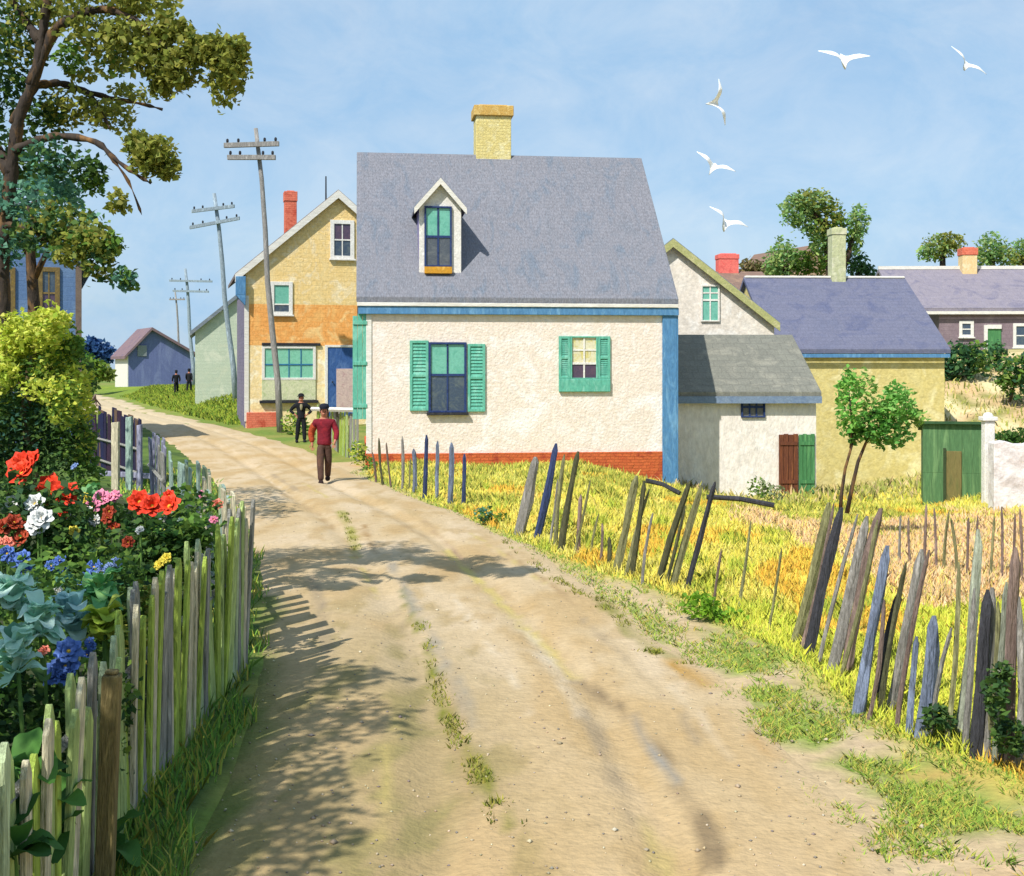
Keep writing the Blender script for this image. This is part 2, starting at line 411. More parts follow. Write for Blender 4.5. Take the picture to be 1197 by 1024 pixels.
# ------------------------------------------------------------------ grasses (uncountable)
M_blade = attr_mat('grass blades', rough=.8, trans=.25, upn=.75)
def scatter(n, x0, x1, y0, y1, keep):
    """denser towards the viewer"""
    y = 1/rng.uniform(1/y1, 1/y0, n); x = rng.uniform(x0, x1, n)
    k = keep(x, y); return x[k], y[k]
def put_grass(name, x, y, hmin, hmax, palette_fn, w=.012, lean=.35):
    z = ground_z(x, y); base = np.stack([x, y, z-.02], 1)
    h = rng.uniform(hmin, hmax, len(x)); cols = palette_fn(x, y)
    return blades(name, base, h, lean, cols, M_blade, w=w*(.6+y/14))
# yellow field
x, y = scatter(430000, -3.5, 19, 7.4, 36, lambda x, y: (x > fence_x(y)-.12) & (x < .46*y+4) & ~((y > 32.7+.12*x) & (x < 4.9)) & (y < 35))
nA = np.array([mnoise.noise(Vector((a*.7, b*.45, 2))) for a, b in zip(x, y)])
nB = np.array([mnoise.noise(Vector((a*1.9, b*1.1, 7))) for a, b in zip(x, y)])
def fieldpal(x, y):
    c = pick([(240, 224, 98), (234, 218, 88), (244, 232, 124), (224, 216, 92)], len(x))
    k = nA > .26; c[k] = pick([(240, 196, 76), (236, 184, 70), (244, 210, 84)], int(k.sum()))
    k = (nB > .24); c[k] = pick([(196, 206, 76), (214, 214, 78), (176, 192, 74)], int(k.sum()))
    k = (y < 13) & (nA < .4); c[k] = pick([(224, 226, 80), (212, 218, 72), (234, 232, 98), (196, 208, 72)], int(k.sum()))
    k = (x > 4.2+.9*nA) & (y > 13) & (y < 27+4*nB); c[k] = pick([(244, 208, 160), (242, 198, 144), (244, 216, 168), (244, 194, 122), (242, 222, 126)], int(k.sum()))
    k = (y > 24+5*nA) & (x < 9) & (nB > -.1); c[k] = pick([(206, 200, 84), (180, 186, 78), (222, 210, 100), (160, 172, 72)], int(k.sum()))
    return c
z = ground_z(x, y); hh = rng.uniform(.05, .17, len(x))*(1+.6*np.clip(nB, -.5, 1))*np.where(y < 12.5, .8, 1)
blades('field_grass', np.stack([x, y, z-.02], 1), hh, .38, fieldpal(x, y), M_blade, w=.0046*(.5+y/11))
# verge on the left, below the pickets
x, y = scatter(80000, -9, -1.2, 4.2, 30, lambda x, y: (x > lfence_x(y)-.15) & (x < np.minimum(road_l(y)+.08*np.sin(y*2.3)+.05*np.sin(y*5), np.where(y < 12, lfence_x(y)+.50+.10*np.sin(y*3)+.06*np.sin(y*7.3)-np.abs(rng.normal(size=len(y)))*.12, 99))))
put_grass('verge_grass', x, y, .04, .20, lambda x, y: pick([(140, 190, 80), (164, 208, 90), (118, 168, 74), (206, 218, 90), (226, 214, 104)], len(x)), w=.006)
# verge on the right: turf patches on a sandy shoulder
def in_patch(x, y):
    m = np.zeros(len(x))
    for cx, cy, rx, ry in PATCHES:
        dx, dy = x-cx, y-cy; q = (dx/rx)**2+(dy/ry)**2; m = np.maximum(m, 1-q)
    return m
x, y = scatter(420000, -4, 4.2, 5.0, 31, lambda x, y: (x < fence_x(y)+.1) & (x > road_r(y)-.25))
nn = np.array([mnoise.noise(Vector((a*2.3, b*1.4, 4))) for a, b in zip(x, y)]); pm = in_patch(x, y)
n3 = np.array([mnoise.noise(Vector((a*9, b*6, 8))) for a, b in zip(x, y)])
k = (pm+1.1*nn+.8*n3+rng.normal(size=len(x))*.16 > .22) | ((x > fence_x(y)-.22+.2*nn) & (rng.uniform(size=len(x)) < .5)) | ((np.abs(x-road_r(y)-.05) < .16+.15*nn) & (y > 11) & (rng.uniform(size=len(x)) < .6))
x, y = x[k], y[k]
put_grass('verge_grass', x, y, .02, .075, lambda x, y: pick([(164, 188, 78), (140, 170, 70), (192, 200, 84), (206, 186, 96), (120, 152, 66)], len(x)), w=.004, lean=.7)
# weeds down the middle of the road
x, y = [], []
for pts in ([gp(490, 730), gp(520, 830), gp(560, 910), gp(598, 975)], [gp(402, 602), gp(420, 650)], [gp(700, 700), gp(760, 762), gp(805, 778)], [gp(585, 630), gp(640, 672), gp(700, 712)]):
    for (x0, y0), (x1, y1) in zip(pts[:-1], pts[1:]):
        m = 420; t = rng.uniform(0, 1, m); x.append(x0+(x1-x0)*t+rng.normal(size=m)*.045); y.append(y0+(y1-y0)*t)
x, y = np.concatenate(x), np.concatenate(y)
k = np.array([mnoise.noise(Vector((a*3, b*2.2, 1))) for a, b in zip(x, y)]) > -.05; x, y = x[k], y[k]
base = np.stack([x, y, ground_z(x, y, True)-.01], 1)
blades('road_weeds', base, rng.uniform(.015, .06, len(x)), .6, pick([(140, 146, 54), (120, 128, 52), (164, 158, 72)], len(x)), M_blade, w=.006)
# loose grit and pebbles
n = 1500; y = 1/rng.uniform(1/26, 1/5., n); u = rng.uniform(-.02, 1.15, n); x = road_l(y)*(1-u)+road_r(y)*u
r_ = rng.uniform(.004, .013, n)*np.where(rng.uniform(size=n) < .06, 2.0, 1.0); zz = ground_z(x, y, True)
O = np.array([(1, 0, 0), (0, 1, 0), (-1, 0, 0), (0, -1, 0), (0, 0, .7), (0, 0, -.7)])
V = (np.stack([x, y, zz+r_*.25], 1)[:, None, :]+O[None]*r_[:, None, None]*rng.uniform(.6, 1.3, (n, 6, 1))).reshape(-1, 3)
Fc = np.array([(0, 1, 4), (1, 2, 4), (2, 3, 4), (3, 0, 4), (1, 0, 5), (2, 1, 5), (3, 2, 5), (0, 3, 5)])
Q = (np.arange(n)[:, None, None]*6+Fc[None]).reshape(-1, 3)
pb_ = npmesh('pebbles', V, Q, np.repeat(pick([(196, 176, 144), (168, 152, 128), (210, 196, 168), (150, 140, 130)], n), 6, axis=0), M_ground); tag(pb_, kind='stuff')
# green mound far left
x = rng.uniform(-34, -9, 90000); y = rng.uniform(56, 130, 90000); k = (x > road_r(y)+.4) & (x < -.16*y); x, y = x[k], y[k]
blades('mound_grass', np.stack([x, y, ground_z(x, y)-.02], 1), rng.uniform(.1, .32, len(x)), .5, pick([(126, 152, 48), (150, 168, 56), (100, 132, 46), (168, 178, 66)], len(x)), M_blade, w=.035)
# grass round the back lots
x = rng.uniform(3, 24, 20000); y = rng.uniform(33, 64, 20000); k = (rng.uniform(size=20000) < np.where((x > 14) & (y > 40), .45, 1.0)); x, y = x[k], y[k]
blades('bank_grass', np.stack([x, y, ground_z(x, y)-.02], 1), rng.uniform(.1, .35, len(x)), .4, pick([(206, 196, 110), (178, 178, 88), (222, 198, 140), (150, 160, 76)], len(x)), M_blade, w=.03)

# ------------------------------------------------------------------ building helpers
class Frame:
    """a building's own axes: x along its front, y into its depth, z up; hit() measures the front in metres from the photo"""
    def __init__(s, px, d, ang, z=0.0):
        s.o = Vector(((px-CX)/F*d, d, z)); s.a = ang; s.u = Vector((math.cos(ang), math.sin(ang), 0)); s.n = Vector((-math.sin(ang), math.cos(ang), 0))
    def hit(s, px, py, y=0.0):
        ray = Vector(((px-CX)/F, 1, -(py-HY)/F)); org = Vector((0, 0, EYE)); o = s.o+s.n*y
        t = (o-org).dot(s.n)/ray.dot(s.n); p = org+ray*t-s.o
        return p.dot(s.u), p.z
    def x(s, px, y=0): return s.hit(px, HY, y)[0]
    def root(s, name, label, cat, group=None): return thing(name, label, cat, s.o, s.a, group)

def window(parent, u0, u1, w0, w1, casing, upper, lower, bar, y=0.0, cw=.11, nx=2, rows=(1, 1), split=.5, sill=None, name='window', sub=None):
    """casing standing proud of the wall at local plane y, two glazed sashes set inside it, glazing bars, sill"""
    b = MB(); p = y-.07
    b.box(u0, u0+cw, p, y-.002, w0, w1); b.box(u1-cw, u1, p, y-.002, w0, w1)
    b.box(u0+cw, u1-cw, p, y-.002, w1-cw, w1); b.box(u0+cw, u1-cw, p, y-.002, w0, w0+cw*.8)
    win = b.build(name, casing, parent, bevel=.008)
    a0, a1, z0, z1 = u0+cw, u1-cw, w0+cw*.8, w1-cw; zm = z0+(z1-z0)*split
    MB().box(a0, a1, y-.02, y-.003, zm, z1).build('pane', upper, win)
    MB().box(a0, a1, y-.02, y-.004, z0, zm).build('pane', lower, win)
    m = MB(); t = .022
    m.box(a0, a1, y-.045, y-.021, zm-.03, zm+.03)
    for k in range(1, nx):
        x = a0+(a1-a0)*k/nx; m.box(x-t, x+t, y-.041, y-.021, z0, zm-.03); m.box(x-t, x+t, y-.041, y-.021, zm+.03, z1)
    for za, zb, nr in ((z0, zm-.03, rows[1]), (zm+.03, z1, rows[0])):
        for r in range(1, nr):
            z = za+(zb-za)*r/nr; m.box(a0, a1, y-.037, y-.021, z-t, z+t)
    m.build('glazing_bars', bar, win)
    if sill: MB().box(u0-.05, u1+.05, y-.14, y-.002, w0-.07, w0-.002).build('sill', sill, win, bevel=.008)
    return win

def gable_roof(W, D, he, hr, ov=.25, rake=.2, t=.13, along='x', xr=None, rr=None):
    """chevron roof slabs; 'x': ridge runs along the front, 'y': ridge runs into the depth"""
    b = MB()
    if along == 'x':
        s = (hr-he)/(D/2); e = he-s*ov
        poly = [(-ov, e), (D/2, hr), (D+ov, e), (D+ov, e+t*1.3), (D/2, hr+t*1.3), (-ov, e+t*1.3)]
        b.prism(poly, -rake, W+(rake if rr is None else rr), 'yz')
    else:
        c = W/2 if xr is None else xr
        sl = (hr-he)/c; sr = (hr-he)/(W-c)
        poly = [(-ov, he-sl*ov), (c, hr), (W+ov, he-sr*ov), (W+ov, he-sr*ov+t*1.3), (c, hr+t*1.3), (-ov, he-sl*ov+t*1.3)]
        b.prism(poly, -rake, D+rake, 'xz')
    return b
def body(W, D, he, hr, z0=-2.0, along='x', xr=None):
    b = MB()
    if along == 'x': b.prism([(0, z0), (D, z0), (D, he), (D/2, hr-.01), (0, he)], 0, W, 'yz')
    else:
        c = W/2 if xr is None else xr
        b.prism([(0, z0), (W, z0), (W, he), (c, hr-.01), (0, he)], 0, D, 'xz')
    return b
def chimney(parent, x0, x1, y0, y1, z0, z1, m, capm=None, capo=.06, caph=.22):
    b = MB(); b.box(x0, x1, y0, y1, z0, z1-caph)
    c = b.build('chimney', m, parent, bevel=.02)
    k = MB(); k.box(x0-capo, x1+capo, y0-capo, y1+capo, z1-caph, z1-.05); k.box(x0+.1, x1-.1, y0+.1, y1-.1, z1-.05, z1)
    k.build('chimney_cap', capm or m, c, bevel=.02)
    return c
def door_handle(parent, x, y, z): 
    b = MB(); b.tube([(x, y, z), (x, y-.06, z)], .02); b.tube([(x, y-.06, z), (x, y-.09, z)], [.04, .03]); return b.build('handle', M_iron, parent)

# materials --------------------------------------------------------------
M_cream = paint('cream painted shingles', (247, 236, 226), (240, 224, 208), (250, 244, 238), scale=1.1, pattern='s', psize=(.17, .13), pstr=.07, pbump=.22, bump=.7, bscale=15, speck=.16, k=.82)
M_slate = paint('grey slate shingles', (142, 146, 156), (152, 152, 160), (132, 142, 156), scale=1.3, stretch=(1.6, .6, .6), pattern='s', psize=(.22, .15), pstr=.24, axis='roofx', bump=.6, speck=.34, k=.66)
M_fascia = paint('off white boards', (236, 230, 218), (222, 218, 208), (240, 238, 230), scale=3, stretch=(.3, 1, 3), k=.85)
M_blue = paint('blue painted boards', (98, 148, 188), (84, 134, 178), (118, 166, 202), scale=4, stretch=(1, 1, .3), k=.82)
M_teal = paint('teal green paint', (120, 194, 170), (98, 180, 156), (142, 206, 184), scale=4, stretch=(1, 1, .35), k=.8)
M_brick = paint('red brick footing', (208, 96, 58), (222, 116, 66), (180, 76, 52), scale=2.5, pattern='b', psize=(.22, .08), pstr=.5, bump=.5, k=.8)
M_ychim = paint('yellow plastered brick', (232, 218, 152), (222, 204, 132), (240, 230, 178), scale=2.5, pattern='b', psize=(.24, .09), pstr=.28, bump=.6, k=.85)
M_ycap = paint('ochre stone cap', (222, 180, 96), (206, 166, 90), (230, 200, 130), scale=3, bump=.5, k=.8)
M_white = paint('white painted trim', (238, 234, 226), (226, 222, 214), (244, 242, 236), scale=5, bump=.3, k=.85)
M_navy = paint('navy glazing bars', (42, 58, 104), (52, 72, 120), (36, 48, 90), scale=6, k=.8)
M_shade = glass('teal window shade behind glass', (104, 178, 156), (124, 194, 172))
M_dark = glass('dark window glass', (96, 108, 112), (66, 82, 104))
M_greygl = glass('grey window glass', (112, 116, 118), (86, 92, 100))
M_curtain = glass('pale yellow curtain behind glass', (214, 200, 110), (232, 226, 196))
M_mauve = glass('mauve dark glass', (104, 80, 96), (84, 70, 92))
M_gold = paint('gold ochre sill', (226, 164, 52), (206, 150, 52), (236, 184, 84), scale=5, k=.8)
M_iron = paint('dark iron', (58, 58, 62), (44, 44, 50), (72, 72, 76), scale=8, rough=.5, k=.8)
M_lilac = paint('lilac shingled cheek with painted shade', (150, 140, 178), (136, 130, 170), (164, 152, 184), scale=3, pattern='s', psize=(.2, .16), pstr=.3, k=.8)  # purple shade of the dormer side, put into the cheek colour

# ------------------------------------------------------------------ the white cottage
fr = Frame(430, 32.5, R(7)); W = fr.x(788); D = 8.6
he = fr.hit(430, 349)[1]; hr = he+4.42
ct = fr.root('white_cottage', 'white shingled cottage with grey slate roof, teal shutters and yellow chimney beside the road', 'house')
body(W, D, he, hr).build('wall', M_cream, ct)
ov = .13; b = gable_roof(W, D, he+.02, hr+.02, ov=ov, rake=.3, t=.12, rr=.09); rf = b.build('roof', M_slate, ct, bevel=.02)
sl = (hr-he)/(D/2)
MB().box(-.28, W+.08, -ov-.035, -.003, he-.20, he-.105).build('fascia', M_fascia, ct, bevel=.01)
z1 = he-.203; z0 = fr.hit(430, 365)[1]
MB().box(-.25, W+.1, -.13, -.004, z0-.05, z1).build('frieze_board', M_blue, ct, bevel=.01)
zf = .34
MB().box(fr.x(774), W+.06, -.075, -.003, -1.6, z0-.053).build('corner_board', M_blue, ct, bevel=.01)
MB().box(W+.062, W+.10, -.07, .28, -1.6, z0-.053).build('corner_board', M_blue, ct, bevel=.01)
MB().box(-.05, fr.x(774)-.003, -.06, -.003, -1.5, zf).build('foundation', M_brick, ct, bevel=.01)
MB().box(-.06, -.004, -.06, D, -1.5, zf).build('foundation', M_brick, ct, bevel=.01)
MB().box(-.045, .10, -.03, -.003, zf+.003, z0-.053).build('corner_board', M_fascia, ct, bevel=.01)
# big window with a pair of shutters
u0, w1 = fr.hit(503, 400); u1, w0 = fr.hit(543, 482)
window(ct, u0-.05, u1+.05, w0, w1, M_navy, M_shade, M_dark, M_navy, cw=.06, nx=2, split=.54, sill=M_iron)
def shutter(u0, u1, w0, w1, mat=M_teal, parent=None, name='shutter', y=0):
    b = MB(); t = .07
    b.box(u0, u0+t, y-.06, y-.003, w0, w1); b.box(u1-t, u1, y-.06, y-.003, w0, w1)
    for za, zb in ((w0, w0+t), ((w0+w1)/2-t/2, (w0+w1)/2+t/2), (w1-t, w1)): b.box(u0+t, u1-t, y-.06, y-.003, za, zb)
    n = 9
    for za, zb in ((w0+t, (w0+w1)/2-t/2), ((w0+w1)/2+t/2, w1-t)):
        for k in range(n):
            z = za+(zb-za)*k/n; dz = (zb-za)/n
            b.add([(u0+t, y-.045, z), (u1-t, y-.045, z), (u1-t, y-.018, z+dz), (u0+t, y-.018, z+dz)], [(0, 1, 2, 3)])
    b.box(u0+t, u1-t, y-.016, y-.003, w0+t, w1-t)
    return b.build(name, mat, parent, bevel=.005)
su0, sw1 = fr.hit(479, 398); su1, sw0 = fr.hit(502, 480); shutter(su0, su1-.03, sw0, sw1, parent=ct)
su0, sw1 = fr.hit(544, 402); su1, sw0 = fr.hit(567, 481); shutter(su0+.06, su1, sw0, sw1, parent=ct)
# small window in its teal surround
u0, w1 = fr.hit(668, 393); u1, w0 = fr.hit(697, 443)
window(ct, u0-.03, u1+.03, w0, w1, M_teal, M_curtain, M_mauve, M_white, cw=.04, nx=2, rows=(2, 1), split=.36)
su0, sw1 = fr.hit(653, 393); shutter(su0, u0-.035, w0, sw1, parent=ct); su1, _ = fr.hit(713, 393); shutter(u1+.035, su1, w0, sw1, parent=ct)
MB().box(su0, su1, -.09, -.003, fr.hit(653, 458)[1], w0-.004).build('window_box', M_teal, ct, bevel=.015)
# green batten shutter door swung out at the left end
b = MB(); h0, h1 = fr.hit(424, 490)[1], fr.hit(424, 364)[1]
for k in range(3): b.box(-.005-.13*(k+1), -.01-.13*k, -.02, .03, h0, h1-.06*k)
for z in (h0+.3, (h0+h1)/2, h1-.35): b.box(-.385, -.02, -.05, -.022, z, z+.1)
b.build('green_door', M_teal, ct, bevel=.008)
# chimney on the ridge
yr = D/2; c0, zt = fr.hit(555, 122, yr); c1, _ = fr.hit(598, 122, yr)
chimney(ct, c0+.03, c1-.03, yr-.15, yr+.75, hr-1.0, zt, M_ychim, M_ycap, .07, .36)
# dormer
s_ = lambda y: he+.17+sl*y                                   # roof surface height at depth y
def at_roof(px, py):                                         # where the photo's ray meets the front slope
    lo, hi = -.3, 6
    for _ in range(40):
        m = (lo+hi)/2
        if fr.hit(px, py, m)[1] > s_(m): lo = m
        else: hi = m
    return m
yd = at_roof(515, 319)
d0, db = fr.hit(490, 319, yd); d1, _ = fr.hit(539, 319, yd); _, de = fr.hit(515, 240, yd); _, da = fr.hit(515, 212, yd)
dm = (d0+d1)/2; back = (da-he-.1)/sl; bke = (de-he-.1)/sl
b = MB(); b.prism([(d0, db-.1), (d1, db-.1), (d1, de), (dm, da-.06), (d0, de)], yd, yd+.05, 'xz')
dorm = b.build('dormer', M_white, ct)
b = MB()
for x0, x1 in ((d0+.004, d0+.08), (d1-.08, d1-.004)): b.prism([(yd+.052, db-.1), (bke, de), (yd+.052, de)], x0, x1, 'yz')
b.build('dormer_cheek', M_lilac, dorm)
b = MB(); o = .14; k = (da-de)/(d1-dm); t = .1
for s in (-1, 1):
    e = dm+s*(d1-dm+o)
    fro = yd-.14
    pts = [(dm, fro, da), (e, fro, de-k*o), (e, (de-k*o-he-.1)/sl+.1, de-k*o), (dm, back+.15, da)]
    top = [(x, y, z+t) for x, y, z in pts]
    f = [(0, 1, 2, 3), (7, 6, 5, 4), (0, 4, 5, 1), (1, 5, 6, 2), (2, 6, 7, 3), (3, 7, 4, 0)]
    b.add(pts+top, f)
b.build('dormer_roof', M_slate, dorm, bevel=.01)
b = MB(); 
for s in (-1, 1):
    e = dm+s*(d1-dm+o)
    b.prism([(dm, da-.1), (e, de-k*o-.1), (e, de-k*o+.07), (dm, da+.07)] if s < 0 else [(dm, da-.1), (dm, da+.07), (e, de-k*o+.07), (e, de-k*o-.1)], yd-.2, yd-.142, 'xz')
b.build('bargeboard', M_fascia, dorm)
u0, w1 = fr.hit(496, 241, yd); u1, w0 = fr.hit(528, 312, yd)
window(dorm, u0, u1, w0, w1, M_navy, M_shade, M_greygl, M_navy, y=yd, cw=.05, nx=2, split=.5)
_, g1 = fr.hit(500, 312, yd); _, g0 = fr.hit(500, 320, yd)
MB().box(u0, u1, yd-.16, yd-.003, g0, g1-.003).build('sill', M_gold, dorm, bevel=.01)
hx, hz = fr.hit(600, 500)

# ------------------------------------------------------------------ yellow house
M_yel = paint('yellow weathered shingles', (246, 220, 162), (242, 208, 138), (250, 232, 192), scale=1.4, pattern='s', psize=(.24, .2), pstr=.3, bump=.7, bscale=14, speck=.2, k=.85)
M_ora = paint('orange lower shingles', (248, 188, 112), (244, 170, 92), (252, 210, 142), scale=1.4, pattern='s', psize=(.24, .2), pstr=.3, bump=.7, bscale=14, speck=.2, k=.85)
M_tan = paint('buff shopfront plaster', (246, 230, 184), (244, 216, 158), (250, 240, 212), scale=1.6, bump=.7, bscale=12, speck=.2, k=.85)
M_side = paint('grey mauve side boards with painted shade', (124, 118, 142), (136, 128, 146), (108, 106, 134), scale=1.4, pattern='s', psize=(.9, .16), pstr=.35, k=.8)  # shade on the side wall, put into the mauve board colour
M_roofy = paint('brown grey roof shingles', (140, 124, 116), (124, 112, 112), (158, 140, 124), scale=1.5, pattern='s', psize=(.3, .22), pstr=.4, axis='roofy', k=.8)
M_rchim = paint('salmon red brick', (226, 110, 84), (236, 132, 104), (206, 92, 70), scale=2, pattern='b', psize=(.24, .09), pstr=.4, k=.82)
M_shop = glass('green shop glass', (120, 194, 164), (140, 208, 180))
M_bluebar = paint('blue glazing bars', (46, 108, 150), (58, 124, 164), scale=6, k=.8)
M_pale = paint('pale green panel', (206, 212, 166), (220, 220, 184), (190, 202, 150), scale=3, bump=.5, k=.82)
M_door = paint('blue painted door', (70, 106, 164), (56, 92, 150), (96, 128, 178), scale=3, stretch=(1, 1, .4), k=.8)
M_pink = paint('pinkish door panel', (204, 176, 172), (214, 190, 180), (190, 156, 156), scale=3, k=.8)
fy = Frame(287, 53, R(15)); Wy = 7.9; Dy = 7.6
hey = fy.hit(283, 314)[1]; hry = fy.hit(389, 226)[1]; zsplit = fy.hit(350, 356)[1]; zshop = fy.hit(350, 404)[1]; zbrk = fy.hit(300, 482)[1]
yh = fy.root('yellow_house', 'tall gabled house, yellow above and orange below, red chimney, behind the white cottage', 'house')
b = MB(); b.prism([(0, zsplit), (Wy, zsplit), (Wy, hey), (Wy/2, hry-.01), (0, hey)], 0, Dy, 'xz'); b.build('upper_wall', M_yel, yh)
b = MB(); b.box(0, Wy, 0, Dy, zshop, zsplit); b.build('middle_wall', M_ora, yh)
b = MB(); b.box(0, Wy, 0, Dy, -.6, zshop); b.build('lower_wall', M_tan, yh)
MB().box(-.03, -.003, .02, Dy, -.5, hey-.1).build('shaded_side_boards', M_side, yh)
gable_roof(Wy, Dy, hey, hry, ov=.45, rake=.2, t=.12, along='y').build('roof', M_roofy, yh, bevel=.015)
sly = (hry-hey)/(Wy/2)
b = MB()
for s in (-1, 1):
    e = Wy/2+s*(Wy/2+.45); ze = hey-sly*.45
    pl = [(Wy/2, hry-.22), (Wy/2, hry+.12), (e, ze+.12), (e, ze-.22)]
    if s < 0: pl = [(Wy/2, hry-.22), (e, ze-.22), (e, ze+.12), (Wy/2, hry+.12)]
    b.prism(pl, -.25, -.202, 'xz')
b.build('bargeboard', M_fascia, yh)
b = MB(); b.box(-.42, .0, -.3, -.005, hey-1.15, hey-.35); b.prism([(-.42, hey-1.15), (-.02, hey-1.6), (.0, hey-1.15)], -.3, -.005, 'xz'); b.build('eave_bracket', M_blue, yh, bevel=.02)
MB().box(-.05, .14, -.05, -.003, .3, hey-1.16).build('corner_board', M_fascia, yh, bevel=.01)
MB().box(fy.x(288), fy.x(323), -.12, -.003, -.5, zbrk).build('brick_base', M_rchim, yh, bevel=.02)
u0, w1 = fy.hit(386, 257); u1, w0 = fy.hit(414, 303); window(yh, u0, u1, w0, w1, M_white, M_mauve, M_dark, M_white, cw=.17, nx=2, split=.5, sill=M_white)
u0, w1 = fy.hit(316, 329); u1, w0 = fy.hit(342, 368); window(yh, u0, u1, w0, w1, M_white, M_shade, M_dark, M_white, cw=.16, nx=1, split=.28, sill=M_white)
u0, w1 = fy.hit(306, 404); u1, w0 = fy.hit(369, 444); window(yh, u0, u1, w0, w1, M_white, M_shop, M_shop, M_bluebar, cw=.12, nx=4, split=.45, name='shop_window')
_, w2 = fy.hit(306, 468); MB().box(u0, u1, -.06, -.003, w2, w0-.004).build('shopfront_panel', M_pale, yh, bevel=.02)
_, w3 = fy.hit(306, 470); MB().box(u0-.1, u1+.1, -.2, -.003, w3-.05, w2-.004).build('shop_sill', M_iron, yh, bevel=.01)
MB().box(u0, u1+.2, -.10, -.003, w1+.004, w1+.12).build('shop_lintel', M_iron, yh, bevel=.01)
u0, w1 = fy.hit(383, 406); u1, w0 = fy.hit(418, 476)
b = MB(); b.box(u0-.12, u0, -.08, -.003, w0-.4, w1+.1); b.box(u0, u1+.1, -.08, -.003, w1, w1+.1); b.build('door_frame', M_white, yh, bevel=.01)
dr = MB().box(u0+.003, u1+.1, -.05, -.003, w0-.4, w1-.003).build('door', M_door, yh, bevel=.01)
pu0, pw1 = fy.hit(393, 431); MB().box(pu0, u1, -.075, -.052, w0, pw1).build('door_panel', M_pink, dr, bevel=.01)
door_handle(dr, u0+.2, -.05, (w0+w1)/2-.2)
yc = 3.0; c0, z1 = fy.hit(333, 222, yc); c1, _ = fy.hit(347, 222, yc)
chimney(yh, c0, c1, yc, yc+.6, hey, z1, M_rchim, M_rchim, .03, .5)
u, z = fy.hit(381, 206, 2.0); MB().tube([(u, 2.0, hry-1), (u, 2.0, z)], [.045, .03]).build('roof_vent', M_iron, yh)
MB().box(Wy-.05, Wy+.06, -.06, -.003, zsplit, hey).build('corner_board', M_blue, yh)

# ------------------------------------------------------------------ pale green house behind the yellow one
M_pgreen = paint('pale green clapboards', (212, 218, 194), (198, 210, 188), (224, 228, 206), scale=1.0, pattern='s', psize=(3, .2), pstr=.22, k=.8)
fp = Frame(228, 74, R(14), z=.6); Wp = 7.0; Dp = 7
hep = fp.hit(228, 388)[1]; hrp = hep+2.9
ph = fp.root('pale_green_house', 'pale green clapboard house with grey gable roof on the grassy mound behind the yellow house', 'house')
body(Wp, Dp, hep, hrp, -1.5, 'y').build('wall', M_pgreen, ph)
M_greyroof = paint('blue grey roof', (138, 146, 152), (124, 134, 146), (154, 158, 158), scale=1.5, pattern='s', psize=(.4, .25), pstr=.35, axis='roofy', k=.8)
gable_roof(Wp, Dp, hep, hrp, ov=.3, rake=.3, t=.2, along='y').build('roof', M_greyroof, ph)

# ------------------------------------------------------------------ far barn with blue gable
M_bluegable = paint('blue grey barn boards', (118, 128, 176), (110, 120, 168), (130, 140, 184), scale=1.0, stretch=(1, 1, .3), pattern='s', psize=(.3, 8), pstr=.3, k=.8)
M_redroof = paint('red brown roof', (128, 108, 118), (140, 116, 118), (112, 98, 116), scale=.8, axis='roofy', pattern='s', psize=(.6, .4), pstr=.3, k=.8)
fb = Frame(150, 138, R(28), z=.15)
Wb = fb.x(226); heb = fb.hit(150, 414)[1]; hrb = fb.hit(178, 386)[1]; xr = fb.x(177)
bn = fb.root('barn', 'far barn with blue gable end, whitewashed side and red brown roof', 'barn')
Db = 7.5
body(Wb, Db, heb, hrb, -2, 'y', xr).build('gable_wall', M_bluegable, bn)
MB().box(-.08, -.004, .0, Db, -2, heb-.2).build('side_wall', M_fascia, bn)
gable_roof(Wb, Db, heb, hrb, ov=.5, rake=.5, t=.25, along='y', xr=xr).build('roof', M_redroof, bn)
u, w = fb.hit(166, 410); MB().box(u-.5, u+.5, -.12, -.004, w-.6, w+.6).build('loft_door', paint('grey loft hatch', (140, 146, 150), k=.8), bn)

# ------------------------------------------------------------------ blue house behind the big tree
M_bh = paint('blue grey clapboards', (116, 146, 188), (104, 134, 178), (130, 158, 194), scale=.8, pattern='s', psize=(3, .16), pstr=.25, k=.75)
M_olive = paint('olive brown casing', (142, 118, 62), (120, 102, 66), (160, 134, 80), scale=4, k=.8)
fl = Frame(94, 43, R(21)); WL = 7.4; XL0 = -WL
heL = fl.hit(92, 308)[1]; hrL = heL+3.4
bh = thing('blue_house', 'blue grey clapboard house half hidden behind the big leafy tree', 'house', fl.o+fl.u*XL0, fl.a)
body(WL, 9, heL, hrL, -1.0, 'y').build('wall', M_bh, bh)
gable_roof(WL, 9, heL, hrL, ov=.35, rake=.3, t=.14, along='y').build('roof', M_greyroof, bh)
u0, w1 = fl.hit(44, 312); u1, w0 = fl.hit(70, 372); window(bh, u0+WL, u1+WL, w0, w1, M_olive, M_dark, M_mauve, M_olive, cw=.16, nx=2, sill=M_olive)
u0, w1 = fl.hit(-8, 312); u1, w0 = fl.hit(18, 372); window(bh, u0+WL, u1+WL, w0, w1, M_olive, M_dark, M_mauve, M_olive, cw=.16, nx=2, sill=M_olive)
MB().box(WL-.16, WL+.04, -.04, -.003, -.5, heL-.1).build('corner_board', paint('brown corner board', (112, 96, 92), (126, 110, 98), k=.8), bh)

